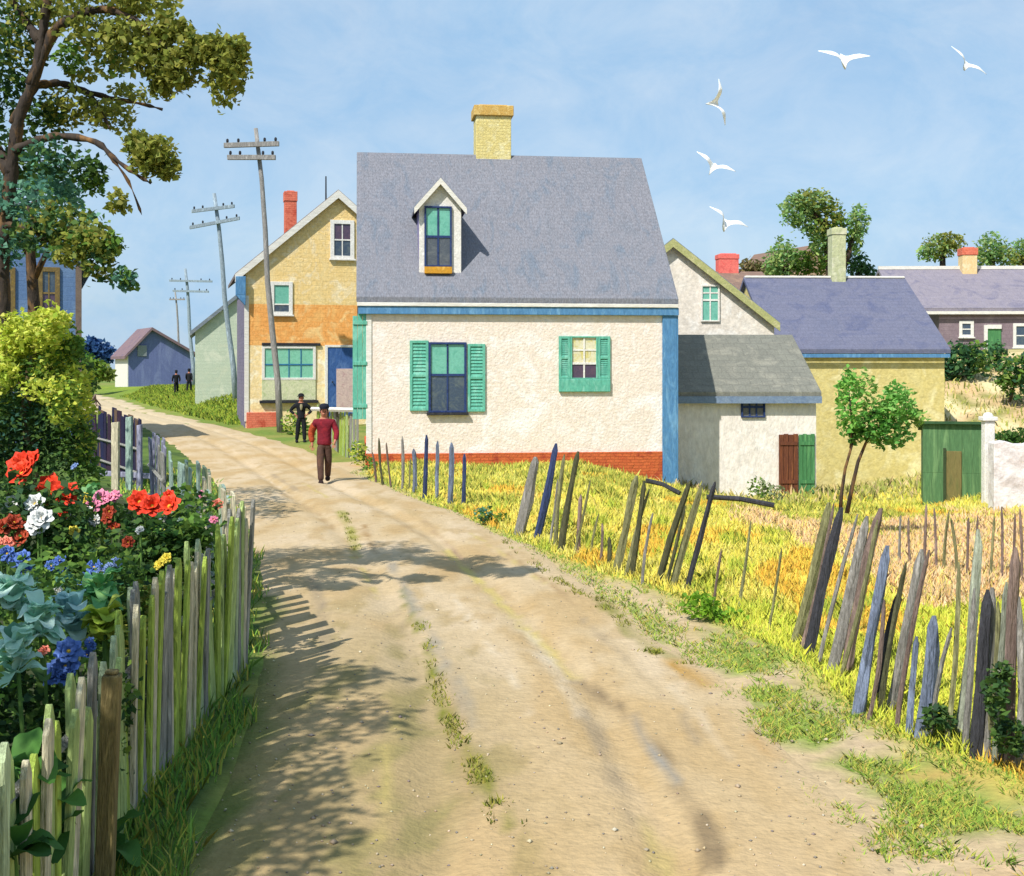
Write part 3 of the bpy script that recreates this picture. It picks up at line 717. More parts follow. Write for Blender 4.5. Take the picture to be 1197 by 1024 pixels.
# ------------------------------------------------------------------ low whitewashed shed
M_shedw = paint('whitewashed boards', (248, 240, 230), (238, 228, 216), (250, 246, 240), scale=1.2, stretch=(1, 1, .5), bump=.7, bscale=14, speck=.16, k=.82)
M_shedr = paint('olive grey shed roof', (136, 136, 124), (126, 126, 116), (150, 148, 134), scale=1.2, pattern='s', psize=(.35, .25), pstr=.35, axis='roofx', k=.82)
M_shedr2 = M_shedr
fs = Frame(790, 35.4, R(2), z=0); Ws = fs.x(954); hes = fs.hit(860, 459)[1]; Ds = 6.0; hrs = fs.hit(860, 396, 3.0)[1]
sh = fs.root('shed', 'low whitewashed shed with olive grey roof and tiny window, right of the white cottage', 'shed')
body(Ws, Ds, hes, hrs, -2.6).build('wall', M_shedw, sh)
gable_roof(Ws, Ds, hes, hrs, ov=.2, rake=.1, t=.1).build('roof', M_shedr, sh, bevel=.01)
MB().box(-.1, Ws+.1, -.25, -.19, hes-.30, hes-.10).build('eave_board', paint('slate blue eave board', (112, 132, 160), (128, 146, 168), k=.8), sh)
u0, w1 = fs.hit(866, 463); u1, w0 = fs.hit(894, 488); window(sh, u0, u1, w0, w1, M_navy, M_dark, M_greygl, M_navy, cw=.05, nx=3, split=.5)
M_bdoor = paint('red brown planks', (130, 76, 48), (104, 62, 46), (150, 92, 56), scale=3, stretch=(3, 1, .3), k=.8)
M_gdoor = paint('green planks', (88, 148, 92), (74, 130, 82), (106, 164, 104), scale=3, stretch=(3, 1, .3), k=.8)
u0, w1 = fs.hit(910, 508); um, _ = fs.hit(933, 508); u1, _ = fs.hit(952, 508)
for a0, a1, m, lb in ((u0, um-.01, M_bdoor, 'red brown plank door'), (um+.01, u1, M_gdoor, 'green plank door')):
    b = MB(); n = 4
    for k in range(n): b.box(a0+(a1-a0)*k/n+.006, a0+(a1-a0)*(k+1)/n-.006, -.06, -.003, -2.2, w1+.02*(k % 2))
    d_ = b.build('door', m, sh, bevel=.005); d_['label'] = lb
    for zb in (w1-.3, w1-1.4): MB().box(a0+.03, a1-.03, -.085, -.062, zb, zb+.1).build('batten', m, d_)

# ------------------------------------------------------------------ white gabled house behind the shed
M_rakeg = paint('olive cream bargeboard', (190, 188, 128), (172, 174, 116), (206, 200, 150), scale=4, k=.8)
M_whg = paint('cream white plaster', (238, 230, 218), (228, 218, 204), (244, 240, 232), scale=1.0, bump=.5, bscale=12, k=.82)
fw = Frame(786, 42.4, R(0)); hw = fw.x(905)
hew = fw.hit(905, 378)[1]; hrw = fw.hit(786, 284)[1]
wg = thing('white_gabled_house', 'cream white gable with olive bargeboards rising behind the low shed', 'house', fw.o+fw.u*(-hw), fw.a)
body(2*hw, 9, hew, hrw, -2, 'y').build('wall', M_whg, wg)
gable_roof(2*hw, 9, hew, hrw, ov=.15, rake=.2, t=.12, along='y').build('roof', M_greyroof, wg)
slw = (hrw-hew)/hw; b = MB()
for s in (-1, 1):
    e = hw+s*(hw+.15); ze = hew-slw*.15
    pl = [(hw, hrw-.16), (hw, hrw+.12), (e, ze+.12), (e, ze-.16)]
    if s < 0: pl = pl[::-1]
    b.prism(pl, -.26, -.202, 'xz')
b.build('bargeboard', M_rakeg, wg)
u0, w1 = fw.hit(819, 333); u1, w0 = fw.hit(841, 376); window(wg, u0+hw, u1+hw, w0, w1, M_white, M_shade, M_shade, M_white, cw=.06, nx=2, rows=(2, 1), split=.6)

# ------------------------------------------------------------------ ochre house
M_och = paint('ochre yellow plaster', (222, 208, 146), (214, 196, 126), (234, 222, 168), scale=1.0, bump=.6, bscale=12, speck=.2, k=.84)
M_purp = paint('blue violet slate', (120, 124, 148), (128, 130, 152), (108, 114, 144), scale=1.0, pattern='s', psize=(.3, .18), pstr=.3, axis='roofx', k=.66)
fo = Frame(907, 43.4, R(2.5)); Wo = fo.x(1104); heo = fo.hit(1000, 409)[1]; Do = 8.6; hro = fo.hit(960, 329, Do/2)[1]
oh = fo.root('ochre_house', 'ochre yellow house with blue violet slate roof and pale tall chimney', 'house')
body(Wo, Do, heo, hro, -3.4).build('wall', M_och, oh)
gable_roof(Wo, Do, heo, hro, ov=.2, rake=.15, t=.12).build('roof', M_purp, oh, bevel=.015)
MB().box(-.1, Wo+.1, -.27, -.21, heo-.27, heo-.14).build('eave_board', M_blue, oh)
MB().box(-.1, Wo+.13, Do/2-.1, Do/2+.1, hro+.12, hro+.21).build('ridge_cap', M_fascia, oh, bevel=.03)
M_gchim = paint('pale green grey chimney plaster', (206, 206, 164), (190, 194, 150), (218, 216, 184), scale=2, bump=.6, bscale=10, k=.82)
c0, z1 = fo.hit(973, 265, Do/2-.3); c1, _ = fo.hit(989, 265, Do/2-.3)
chimney(oh, c0, c1, Do/2-.3, Do/2+.3, hro-1, z1, M_gchim, M_gchim, .03, .3)

# ------------------------------------------------------------------ purple house on the hill
M_pw = paint('mauve grey shingled wall', (152, 134, 140), (140, 122, 130), (164, 148, 150), scale=1.0, pattern='s', psize=(.3, .2), pstr=.3, k=.8)
M_pr = paint('lavender grey roof', (156, 150, 166), (168, 160, 170), (142, 138, 158), scale=1.0, pattern='s', psize=(.4, .28), pstr=.3, axis='roofx', k=.62)
fq = Frame(1098, 66, R(-2)); Wq = 11; heq = fq.hit(1120, 361)[1]; Dq = 8; hrq = fq.hit(1120, 318, 4)[1]
pu = fq.root('mauve_house', 'long mauve house with lavender roof and green door on the hill at right', 'house')
body(Wq, Dq, heq, hrq, -.5).build('wall', M_pw, pu)
gable_roof(Wq, Dq, heq, hrq, ov=.25, rake=2.2, t=.14).build('roof', M_pr, pu)
MB().box(-2.2, Wq+2.2, 3.9, 4.1, hrq+.15, hrq+.34).build('ridge_cap', M_fascia, pu)
MB().box(-2.2, Wq+2.2, -.34, -.26, heq-.30, heq-.14).build('gutter', M_fascia, pu)
for a, b_ in (((1121, 375), (1138, 394)), ((1184, 378), (1204, 406))):
    u0, w1 = fq.hit(*a); u1, w0 = fq.hit(*b_); window(pu, u0, u1, w0, w1, M_white, M_dark, M_dark, M_white, cw=.16, nx=1, sill=M_white)
u0, w1 = fq.hit(1150, 380); u1, w0 = fq.hit(1170, 412)
b = MB(); b.box(u0, u0+.18, -.08, -.003, w0, w1); b.box(u0+.18, u1, -.12, -.003, w1-.2, w1+.02); b.build('door_frame', M_white, pu)
MB().box(u0+.183, u1, -.05, -.003, w0-.6, w1-.203).build('door', M_gdoor, pu)
c0, z1 = fq.hit(1124, 289, 3.6); c1, _ = fq.hit(1141, 289, 3.6)
M_cchim = paint('cream chimney', (240, 212, 160), (228, 196, 140), (244, 224, 184), scale=2, k=.84)
chimney(pu, c0, c1, 3.4, 4.2, hrq-1, z1, M_cchim, M_rchim, .04, .45)

# a roof with red chimney just showing behind the white gable, and one between the trees
fz = Frame(800, 62, R(4), z=1.0); u1 = fz.x(905)
rh = fz.root('red_chimney_house', 'roof with stubby red chimney peeping over the ridge beside the white gable', 'house')
hz = fz.hit(850, 342)[1]; hzr = fz.hit(850, 321, 3)[1]
M_br = paint('brown shingle roof', (150, 120, 104), (136, 112, 100), (168, 138, 114), scale=1.2, axis='roofx', pattern='s', psize=(.4, .25), pstr=.3, k=.8)
body(u1, 6, hz, hzr, -1).build('wall', M_fascia, rh); gable_roof(u1, 6, hz, hzr).build('roof', M_br, rh)
c0, z1 = fz.hit(840, 296, 2.8); c1, _ = fz.hit(863, 296, 2.8)
M_rc2 = paint('bright red chimney', (226, 96, 90), (236, 124, 112), (206, 80, 78), scale=2, k=.84)
chimney(rh, c0, c1, 2.7, 3.5, hzr-.8, z1, M_rc2, M_rc2, .03, .3)
fz = Frame(934, 90, R(20), z=3.5); u1 = 2.4
tg = fz.root('tan_gabled_house', 'small tan gable half hidden by the trees left of the tall chimney', 'house')
hz = fz.hit(930, 308)[1]; hzr = fz.hit(945, 292)[1]
body(u1, 8, hz, hzr+.2, -2, 'y').build('wall', paint('tan plaster', (216, 180, 150), (200, 166, 140), k=.8), tg); gable_roof(u1, 8, hz, hzr+.2, along='y').build('roof', M_br, tg)

# ------------------------------------------------------------------ green hut, white post and whitewashed wall at right
fg = Frame(1079, 31, R(-17), z=0); Wg = fg.x(1148); hg = fg.hit(1110, 496)[1]
M_hut = paint('green painted planks', (98, 138, 92), (84, 122, 80), (116, 152, 102), scale=2.0, stretch=(3, 1, .3), pattern='s', psize=(.28, 6), pstr=.3, k=.8)
hut = fg.root('green_hut', 'small flat-roofed green plank hut with narrow brown door at right edge of the field', 'hut')
MB().prism([(0, -2.2), (2.0, -2.2), (2.0, hg-.25), (0, hg)], 0, Wg, 'yz').build('wall', M_hut, hut)
b = MB(); b.prism([(-.12, hg+.012), (2.12, hg-.256), (2.12, hg-.19), (-.12, hg+.08)], -.08, Wg+.08, 'yz'); b.build('roof', paint('dark green roofing', (52, 84, 56), (64, 96, 62), k=.8), hut)
u0, w1 = fg.hit(1106, 527); u1, w0 = fg.hit(1124, 574)
hd = MB().box(u0, u1, -.05, -.003, w0-.3, w1).build('door', paint('brown green door', (112, 112, 66), (128, 116, 72), (96, 100, 60), scale=4, stretch=(2, 1, .3), k=.8), hut, bevel=.01)
MB().box(u0-.07, u0-.003, -.07, -.003, w0-.3, w1+.07).build('door_post', paint('dark post', (60, 74, 48), k=.8), hd)
p = P(1155, 585, 29); pt = P(1155, 482, 29); tt = gz(p.x, 29)
b = MB(); b.box(-.12, .12, -.12, .12, -.6, pt.z-tt-.2); b.box(-.17, .17, -.17, .17, pt.z-tt-.2, pt.z-tt-.1); b.lathe([(.13, pt.z-tt-.1), (.09, pt.z-tt-.02), (.02, pt.z-tt)], 12)
gp_ = b.build('gate_post', M_white, None, bevel=.02); gp_.location = (p.x, 29, tt); tag(gp_, 'tall white gate post between the green hut and whitewashed wall', 'post')
p0 = P(1162, 520, 28); wl = thing('whitewashed_wall', 'rough whitewashed garden wall at right edge beside the white post', 'wall', (p0.x, 28, 0), R(-4))
M_ww = paint('whitewash over stone', (240, 236, 232), (226, 220, 218), (206, 196, 190), scale=2.6, bump=1, bscale=8, speck=.22, k=.84)
hwz = P(1180, 518, 28).z
b = MB(); n = 24
b.prism([(0, -2)]+[(6*k/n, -2) for k in range(1, n+1)]+[(6*k/n, hwz+.05*math.sin(k*1.9)) for k in range(n, -1, -1)], 0, .45, 'xz'); b.build('wall', M_ww, wl, bevel=.02)

# ------------------------------------------------------------------ weathered stakes along the field
def wood(name, c, c2=None, k=.78): return paint(name, c, c2 or tuple(v*.8 for v in c), tuple(min(255, v*1.12) for v in c), scale=3, stretch=(5, 5, .7), bump=.7, bscale=20, speck=.3, k=k)
WD = {'grey': wood('grey weathered wood', (164, 160, 152)), 'blue': wood('blue grey wood', (134, 146, 170)), 'navy': wood('navy stained wood', (70, 84, 128)),
      'olive': wood('olive weathered wood', (152, 150, 106)), 'black': wood('charred dark wood', (74, 74, 80)), 'brown': wood('brown mauve wood', (150, 128, 118)), 'dolive': wood('dark olive wood', (98, 98, 70)),
      'pale': wood('pale grey green wood', (176, 182, 160))}
def stake_mesh(b, p0, p1, w, seed):
    """an irregular split stake from p0 (ground) to p1 (pointed tip)"""
    r = random.Random(seed); p0, p1 = Vector(p0), Vector(p1); n = 6; rings = []
    bow = Vector((r.uniform(-1, 1)*.03, r.uniform(-1, 1)*.03, 0))
    ts = (0, .25, .5, .75, .93, 1.0); sc = (1.08, 1.0, .95, .92, .8, .3)
    ang = r.uniform(0, 6); vs = []
    for t, s in zip(ts, sc):
        c = p0.lerp(p1, t)+bow*math.sin(PI*t)
        for k in range(n):
            a = ang+2*PI*k/n; q = 1+.25*r.uniform(-1, 1)
            vs.append(c+Vector((math.cos(a)*w*.5*s*q, math.sin(a)*w*.36*s*q, 0)))
    fs = [(i*n+k, i*n+(k+1) % n, (i+1)*n+(k+1) % n, (i+1)*n+k) for i in range(len(ts)-1) for k in range(n)]
    fs += [tuple(range(n-1, -1, -1)), tuple(range((len(ts)-1)*n, len(ts)*n))]
    b.add(vs, fs)
def stake_fence(name, label, items, wire_mat=None):
    org = Vector(((items[0][0][0]-CX)/F*dist(items[0][0][1]), dist(items[0][0][1]), 0))
    root = thing(name, label, 'fence', org)
    for i, ((bx, by), (tx, ty), w, c) in enumerate(items):
        d = dist(by); p0 = P(bx, by, d); p0.z = gz(p0.x, d)-.15; p1 = P(tx, ty, d)
        p1.y += random.uniform(-.12, .12)
        b = MB(); stake_mesh(b, p0-org, p1-org, w*.76, i*7+len(label)); b.build('stake', WD[c], root)
    return root
stake_fence('stake_fence', 'short row of blue grey stakes in front of the white cottage, nearest its left corner', [
    ((440, 564), (436, 528), .07, 'brown'), ((449, 567), (443, 512), .08, 'dolive'), ((458, 570), (452, 517), .07, 'brown'), ((470, 573), (470, 510), .09, 'grey'), ((478, 574), (480, 535), .06, 'olive'),
    ((484, 577), (484, 524), .13, 'blue'), ((496, 583), (499, 508), .13, 'navy'), ((510, 584), (512, 515), .11, 'blue'), ((526, 589), (528, 517), .15, 'blue'), ((541, 590), (543, 530), .12, 'navy')])
stake_fence('stake_fence', 'rickety row of tall leaning stakes along the yellow field down to the right foreground', [
    ((605, 626), (626, 534), .24, 'grey'), ((624, 631), (650, 518), .17, 'navy'), ((648, 642), (660, 532), .09, 'olive'), ((654, 646), (676, 528), .14, 'dolive'), ((676, 650), (679, 578), .08, 'brown'), ((690, 650), (700, 600), .05, 'olive'),
    ((709, 668), (712, 628), .08, 'dolive'), ((717, 674), (744, 556), .15, 'olive'), ((737, 680), (753, 562), .10, 'dolive'), ((766, 688), (806, 562), .12, 'dolive'), ((782, 694), (818, 566), .12, 'olive'), ((798, 697), (834, 562), .10, 'black'),
    ((860, 718), (880, 610), .05, 'olive'), ((924, 752), (966, 586), .14, 'olive'), ((940, 772), (986, 594), .135, 'black'), ((968, 795), (1015, 604), .13, 'grey'), ((986, 797), (1030, 594), .13, 'brown'), ((999, 842), (1042, 640), .12, 'blue'),
    ((1019, 828), (1050, 690), .10, 'black'), ((1034, 838), (1073, 640), .125, 'grey'), ((1062, 866), (1073, 745), .07, 'blue'), ((1075, 868), (1092, 720), .14, 'blue'), ((1117, 872), (1147, 620), .10, 'pale'), ((1138, 890), (1152, 688), .11, 'black'), ((1152, 893), (1167, 690), .08, 'grey'),
    ((1181, 902), (1187, 640), .11, 'brown'), ((1212, 920), (1216, 680), .11, 'grey'),
    ((640, 640), (652, 560), .05, 'grey'), ((668, 652), (690, 560), .05, 'olive'), ((700, 662), (704, 612), .05, 'brown'), ((729, 680), (760, 572), .06, 'olive'), ((750, 690), (764, 600), .05, 'grey'), ((774, 694), (800, 590), .06, 'dolive'), ((832, 716), (842, 640), .04, 'brown'),
    ((896, 738), (912, 640), .04, 'olive'), ((931, 764), (978, 590), .05, 'brown'), ((953, 786), (1000, 600), .05, 'grey'), ((977, 800), (1022, 606), .05, 'olive'), ((1010, 846), (1032, 700), .05, 'brown'), ((1026, 838), (1064, 660), .06, 'dolive'), ((1046, 858), (1080, 640), .05, 'brown'),
    ((1088, 872), (1106, 730), .05, 'grey'), ((1102, 878), (1128, 660), .05, 'olive'), ((1126, 884), (1144, 690), .06, 'grey'), ((1146, 890), (1160, 700), .05, 'olive'), ((1160, 896), (1176, 680), .06, 'pale'), ((1170, 899), (1178, 720), .06, 'black'), ((1190, 906), (1197, 700), .07, 'grey'), ((1200, 912), (1204, 670), .07, 'dolive')])
stake_fence('stake_fence', 'faint inner row of thin brown sticks in the pinkish field behind the tall stakes', [((px, 668+i_*1.0), (px+random.uniform(-4, 6), 596+random.uniform(-8, 14)), .05, random.choice(('brown', 'olive', 'brown', 'grey'))) for i_, px in enumerate((1052, 1066, 1078, 1094, 1104, 1118, 1130, 1140, 1156, 1170, 1182, 1194))])
# broken rails lying in the grass behind
def log(name, label, pts, r, m):
    a = Vector(pts[0]); b = MB(); b.tube([Vector(q)-a for q in pts], r, 7); o = b.build(name, m, None, jitter=.008); o.location = a; return tag(o, label, 'rail')
for i, ((x0, y0), (x1, y1), d, lb) in enumerate([((755, 576), (795, 582), 24, 'short charred rail lying in the field below the blue corner of the cottage'), ((826, 584), (905, 602), 22, 'long thin dark rail slanting across the grass below the shed')]):
    a = P(x0, y0, d); c = P(x1, y1, d-.3); a.z = gz(a.x, a.y)+.42; c.z = gz(c.x, c.y)+.30
    log('fallen_rail', lb, [a, a.lerp(c, .5)+Vector((0, 0, .04)), c], .045, WD['black'])

# ------------------------------------------------------------------ picket fence round the garden
PK = [wood('green white picket paint', (196, 212, 166), k=.85), wood('cream picket paint', (224, 214, 180), k=.85), wood('mossy picket', (180, 200, 124), k=.95), wood('lime mossy picket', (172, 194, 84), k=.95),
      wood('brown picket', (126, 104, 72), k=.8), wood('grey picket', (168, 166, 156), k=.8), wood('lavender grey picket', (168, 168, 190), k=.8), wood('teal white board', (180, 206, 190), k=.8)]
def picket(b, h, w, t, pointed=True):
    b.prism([(-w/2, 0), (w/2, 0), (w/2, h-w*.8), (w*.08, h), (-w*.08, h), (-w/2, h-w*.8)] if pointed else [(-w/2, 0), (w/2, 0), (w/2, h), (-w/2, h-.02)], -t/2, t/2, 'xz')
def picket_run(name, label, path, step, hfun, wfun, mats, rail=True, pointed=True, cat='fence', lean=.05):
    """path: list of (x, y); pickets stand upright facing across the run"""
    org = Vector((path[0][0], path[0][1], gz(*path[0]))); root = thing(name, label, cat, org); cnt = 0
    for (x0, y0), (x1, y1) in zip(path[:-1], path[1:]):
        L_ = math.hypot(x1-x0, y1-y0); n = max(1, int(L_/step)); a = math.atan2(y1-y0, x1-x0)
        for k in range(n):
            t = (k+.5)/n; x, y = x0+(x1-x0)*t, y0+(y1-y0)*t; z = gz(x, y)-.12
            b = MB(); picket(b, hfun(y)+.12, wfun(y), .028, pointed)
            o = b.build('picket', random.choice(mats(y)), root, bevel=.004)
            o.location = Vector((x, y, z))-org; o.rotation_euler = (random.uniform(-lean, lean), random.uniform(-lean, lean), a+random.uniform(-.08, .08)); cnt += 1
        if rail:
            zz = gz(x0, y0), gz(x1, y1); nx_, ny_ = -math.sin(a), math.cos(a)
            for hz_ in (.3, .82):
                b = MB(); q = Vector((nx_, ny_, 0))*.045
                b.tube([Vector((x0, y0, zz[0]+hz_))+q-org, Vector((x1, y1, zz[1]+hz_))+q-org], .035, 4); b.build('rail', PK[5], root)
    return root
def hf(y): return float(np.interp(y, [4.5, 6.2, 7.7, 10.7], [1.06, 1.13, 1.28, 1.40]))+random.uniform(-.17, .08)
picket_run('picket_fence', 'mossy weathered picket fence along the left edge of the road in the foreground', [(-1.98, 4.5), (-2.05, 6.1), (-2.2, 7.7), (-2.32, 10.75)], .092, hf, lambda y: random.uniform(.075, .10),
    lambda y: [PK[0], PK[5], PK[1], PK[2], PK[3], PK[2], PK[3]] if y > 5.6 else [PK[1], PK[2], PK[2], PK[3], PK[0]])
picket_run('picket_fence', 'teal white picket fence bending away left behind the flower garden', [(-2.45, 11.1), (-3.57, 14.4), (-4.96, 18.0)], .30, lambda y: 1.36+random.uniform(-.12, .06), lambda y: random.uniform(.14, .24),
    lambda y: [PK[0], PK[7], PK[1], PK[7]], pointed=False)
o_ = P(95, 1035, 5.95); b = MB(); b.box(-.042, .042, -.042, .042, -.3, 1.10); b.box(-.03, .03, -.03, .03, 1.102, 1.12)
fp_ = b.build('fence_post', wood('olive brown post', (140, 124, 80), k=.85), None, bevel=.012); fp_.location = (-1.965, 5.95, gz(-2, 5.95)); fp_.rotation_euler = (.02, .04, .1); tag(fp_, 'square olive brown fence post standing among the nearest pickets at lower left', 'post')
picket_run('board_fence', 'lavender grey board fence between the white gate and the teal pickets', [(-5.2, 18.6), (-6.3, 21.6)], .34, lambda y: 1.30+random.uniform(-.1, .1), lambda y: random.uniform(.2, .3), lambda y: [PK[6], PK[6], PK[5]], pointed=False)
# white gate with two tall posts
g = thing('garden_gate', 'white garden gate of tall pale boards with a cross rail left of the road', 'gate', (-8.0, 25.6, gz(-8.0, 25.6)), R(-30))
for x, h, w in ((-.30, 1.40, .2), (.10, 1.52, .16), (.40, 1.36, .12)):
    b = MB(); picket(b, h+.1, w, .06, False); o = b.build('gate_board', PK[6] if x > .3 else PK[1] if x < 0 else PK[7], g, bevel=.01); o.location = (x, 0, -.1)
MB().box(-.85, .75, .032, .08, .25, .36).build('gate_rail', PK[6], g, bevel=.01)
WDK = [wood('dark violet boards', (50, 44, 78)), wood('navy boards', (42, 46, 88)), wood('brown boards', (124, 98, 80)), wood('plum boards', (70, 46, 70))]
picket_run('board_fence', 'dark violet and brown board fence with uneven tops beside the far bend of the road', [(-8.0, 26.8), (-8.9, 28.4), (-11.7, 33.5)], .30, lambda y: 1.52+random.uniform(-.2, .1), lambda y: random.uniform(.26, .36), lambda y: [WDK[0], WDK[1], WDK[0], WDK[2], WDK[3]], pointed=False, lean=.03)
# boards between the yellow house and the cottage
bw = picket_run('board_fence', 'low mossy board fence with white slanting rail between the yellow house and white cottage', [(-6.6, 41.5), (-5.4, 38.0), (-4.2, 33.8)], .30, lambda y: 1.25+random.uniform(-.08, .1), lambda y: .25, lambda y: [PK[2], PK[5], WD['dolive'], PK[3]], pointed=False, rail=False)
b = MB(); b.tube([Vector((-6.7, 41.5, 1.22))-Vector(bw.location), Vector((-4.15, 33.7, 1.45))-Vector(bw.location)], .075, 6); b.build('top_rail', M_white, bw)

# ------------------------------------------------------------------ utility poles
M_pole = wood('weathered blue grey pole', (158, 174, 184), k=.95); M_pole2 = wood('brown grey pole', (168, 164, 158), k=.9)
def pole(label, base, top, d, r, arms, m):
    p0 = P(*base, d); p0.z = gz(p0.x, d); p1 = P(*top, d)-p0
    root = thing('utility_pole', label, 'utility pole', p0, 0, 'utility poles along the road')
    b = MB(); n = 6; b.tube([p1*(k/n)+Vector((.05*math.sin(k*1.7), 0, -.3 if k == 0 else 0)) for k in range(n+1)], [r*(1-.4*k/n) for k in range(n+1)], 10); b.build('shaft', m, root, smooth=True)
    for (x0, y0), (x1, y1) in arms:
        a0, a1 = P(x0, y0, d-.25)-p0, P(x1, y1, d-.25)-p0; b = MB()
        dv = (a1-a0).normalized(); up = Vector((0, 0, 1)); t = .09
        vs = [q+up*s*t+Vector((0, 1, 0))*w*t for q in (a0, a1) for s, w in ((-1, -1), (1, -1), (1, 1), (-1, 1))]
        b.add(vs, [(0, 1, 2, 3), (7, 6, 5, 4), (0, 4, 5, 1), (1, 5, 6, 2), (2, 6, 7, 3), (3, 7, 4, 0)]); arm = b.build('crossarm', m, root)
        k = MB()
        for f in (.06, .26, .74, .94):
            q = a0.lerp(a1, f)+up*t; k.lathe([(.03, 0), (.055, .06), (.05, .14), (.02, .17)], 8, M=Matrix.Translation(q))
        k.build('insulators', M_iron, arm)
    return root
pole('tallest utility pole, with two crossarms, standing in front of the yellow house', (328, 508), (300, 150), 49, .135, [((262, 170), (326, 168)), ((266, 184), (322, 184))], M_pole2)
pole('leaning middle utility pole with two crossarms beside the yellow house', (276, 478), (251, 226), 70, .17, [((224, 247), (274, 241)), ((222, 266), (280, 255))], M_pole)
pole('small far utility pole with two crossarms above the barn roof', (227, 448), (217, 314), 112, .2, [((198, 328), (248, 329)), ((202, 340), (244, 341))], M_pole)
pole('faintest utility pole, farthest one, just left of the small pole above the barn', (213, 444), (205, 340), 150, .16, [((198, 350), (216, 350))], M_pole2)

# ------------------------------------------------------------------ foliage
M_leaf = attr_mat('leaves', rough=.6, trans=.4, speck=.12, nscale=30)
M_bark = paint('dark bark', (82, 70, 58), (64, 56, 50), (150, 112, 68), scale=3, stretch=(1, 1, .4), bump=1, bscale=14, k=.75)
M_barkl = paint('ochre grey bark', (150, 132, 92), (118, 104, 80), (172, 150, 104), scale=3, bump=.8, bscale=14, k=.75)
OLIVE = [(162, 164, 72), (148, 154, 68), (178, 180, 88), (134, 146, 70)]
DKGR = [(74, 108, 58), (90, 124, 62), (60, 92, 58), (106, 138, 66)]
MIDG = [(112, 150, 64), (98, 136, 60), (134, 166, 70)]
LIME = [(226, 234, 92), (236, 240, 112), (200, 220, 84)]
TEALG = [(106, 160, 134), (122, 174, 144), (90, 140, 118)]
FARG = [(150, 190, 118), (166, 194, 112), (132, 174, 108), (180, 198, 120)]

def px_clump(cx, cy, rx, ry, d, n, off, dr=None):
    p = P(cx, cy, d)-off; return (p.x, p.y, p.z, rx/F*d, dr or max(rx, ry)/F*d, ry/F*d, n)

# big leafy tree at upper left
DT = 12.6; off = P(14, 430, DT); off.z = gz(off.x, off.y)
tr = thing('leafy_tree', 'big leafy tree with olive leaf clusters and dark forked limbs at upper left', 'tree', off)
def limb(pts, r0, r1, dd=None):
    q = []
    for i, (px, py) in enumerate(pts): q.append(P(px, py, DT+(dd[i] if dd else 0))-off)
    # smooth
    out = []
    for i in range(len(q)-1):
        for k in range(4):
            t = k/4; a = q[max(i-1, 0)]; b_ = q[i]; c = q[i+1]; e = q[min(i+2, len(q)-1)]
            out.append(.5*((2*b_)+(c-a)*t+(2*a-5*b_+4*c-e)*t*t+(3*b_-a-3*c+e)*t**3))
    out.append(q[-1]); n = len(out)
    return out, [r0+(r1-r0)*i/(n-1)+.008*math.sin(i*2.1) for i in range(n)]
b = MB()
o_, r_ = limb([(14, 660), (8, 520), (4, 400), (4, 290), (13, 205), (22, 140), (38, 98), (48, 50), (56, -10), (60, -60)], .085, .04); b.tube(o_, r_, 10)
b.build('trunk', M_bark, tr, smooth=True)
b = MB()
for pts, r0, r1, dd in (([(36, 100), (62, 40), (85, 22), (120, 11), (158, 24), (172, 36), (196, 58), (215, 70)], .062, .014, [0, 0, -.2, -.4, -.5, -.6, -.7, -.8]),
                    ([(16, 145), (38, 104), (58, 98), (74, 98), (98, 106), (128, 114), (168, 122), (190, 128)], .055, .012, [0, .1, .2, .4, .5, .6, .8, .9]),
                    ([(74, 99), (106, 112), (118, 130), (128, 150)], .03, .012, [.4, .4, .3, .2]),
                    ([(16, 176), (46, 164), (72, 159), (112, 166), (132, 184), (158, 203), (176, 214)], .05, .012, [0, -.2, -.3, -.5, -.6, -.7, -.8]),
                    ([(130, 184), (150, 212), (166, 252)], .018, .007, [-.6, -.6, -.5]),
                    ([(6, 262), (36, 268), (58, 282), (98, 266)], .035, .012, [0, -.3, -.4, -.6]), ([(58, 282), (40, 258), (32, 240)], .022, .01, [-.4, -.4, -.3]),
                    ([(14, 205), (-20, 150), (-70, 90)], .08, .03, [0, .2, .3]), ([(48, 50), (20, 10), (-10, -40)], .06, .02, [0, .2, .4]), ([(6, 290), (-50, 240), (-110, 200)], .07, .02, [0, .3, .5])):
    o_, r_ = limb(pts, r0, r1, dd); b.tube(o_, r_, 7)
b.build('limb', M_bark, tr, smooth=True)
cl = []; pal = []
def add(px, py, rx, ry, n, p, dd=0.0): cl.append(px_clump(px, py, rx, ry, DT+dd, n, off)); pal.append(p)
OL = OLIVE
# outer end of the upper limb
add(265, 82, 22, 42, 300, OL, -.8); add(250, 62, 16, 22, 130, OL, -.9); add(278, 60, 13, 18, 110, OL, -.8); add(228, 58, 22, 18, 160, OL, -.8); add(206, 82, 26, 26, 240, OL, -.7); add(200, 34, 26, 18, 190, OL, -.6)
add(178, 66, 30, 24, 260, OL, -.6); add(150, 46, 36, 26, 280, OL, -.5); add(110, 40, 34, 22, 230, OL, -.4); add(188, 102, 14, 14, 70, OL, -.6)
add(110, -6, 60, 22, 330, OL, -.4); add(60, 10, 40, 30, 260, OL, .2); add(20, 40, 34, 46, 360, DKGR+OLIVE, .3); add(-20, 60, 40, 60, 420, DKGR, .4); add(170, 4, 40, 16, 170, OL, -.3); add(84, 64, 22, 18, 120, MIDG, 0)
add(134, 74, 26, 14, 120, MIDG+OL, 0); add(96, 86, 20, 12, 70, OL, .3)
# middle limb
add(84, 128, 40, 24, 260, OL, .4); add(130, 134, 32, 20, 190, OL, .4); add(50, 134, 26, 24, 170, DKGR, .3); add(150, 110, 26, 12, 90, OL, .8); add(14, 110, 30, 28, 200, DKGR, .5)
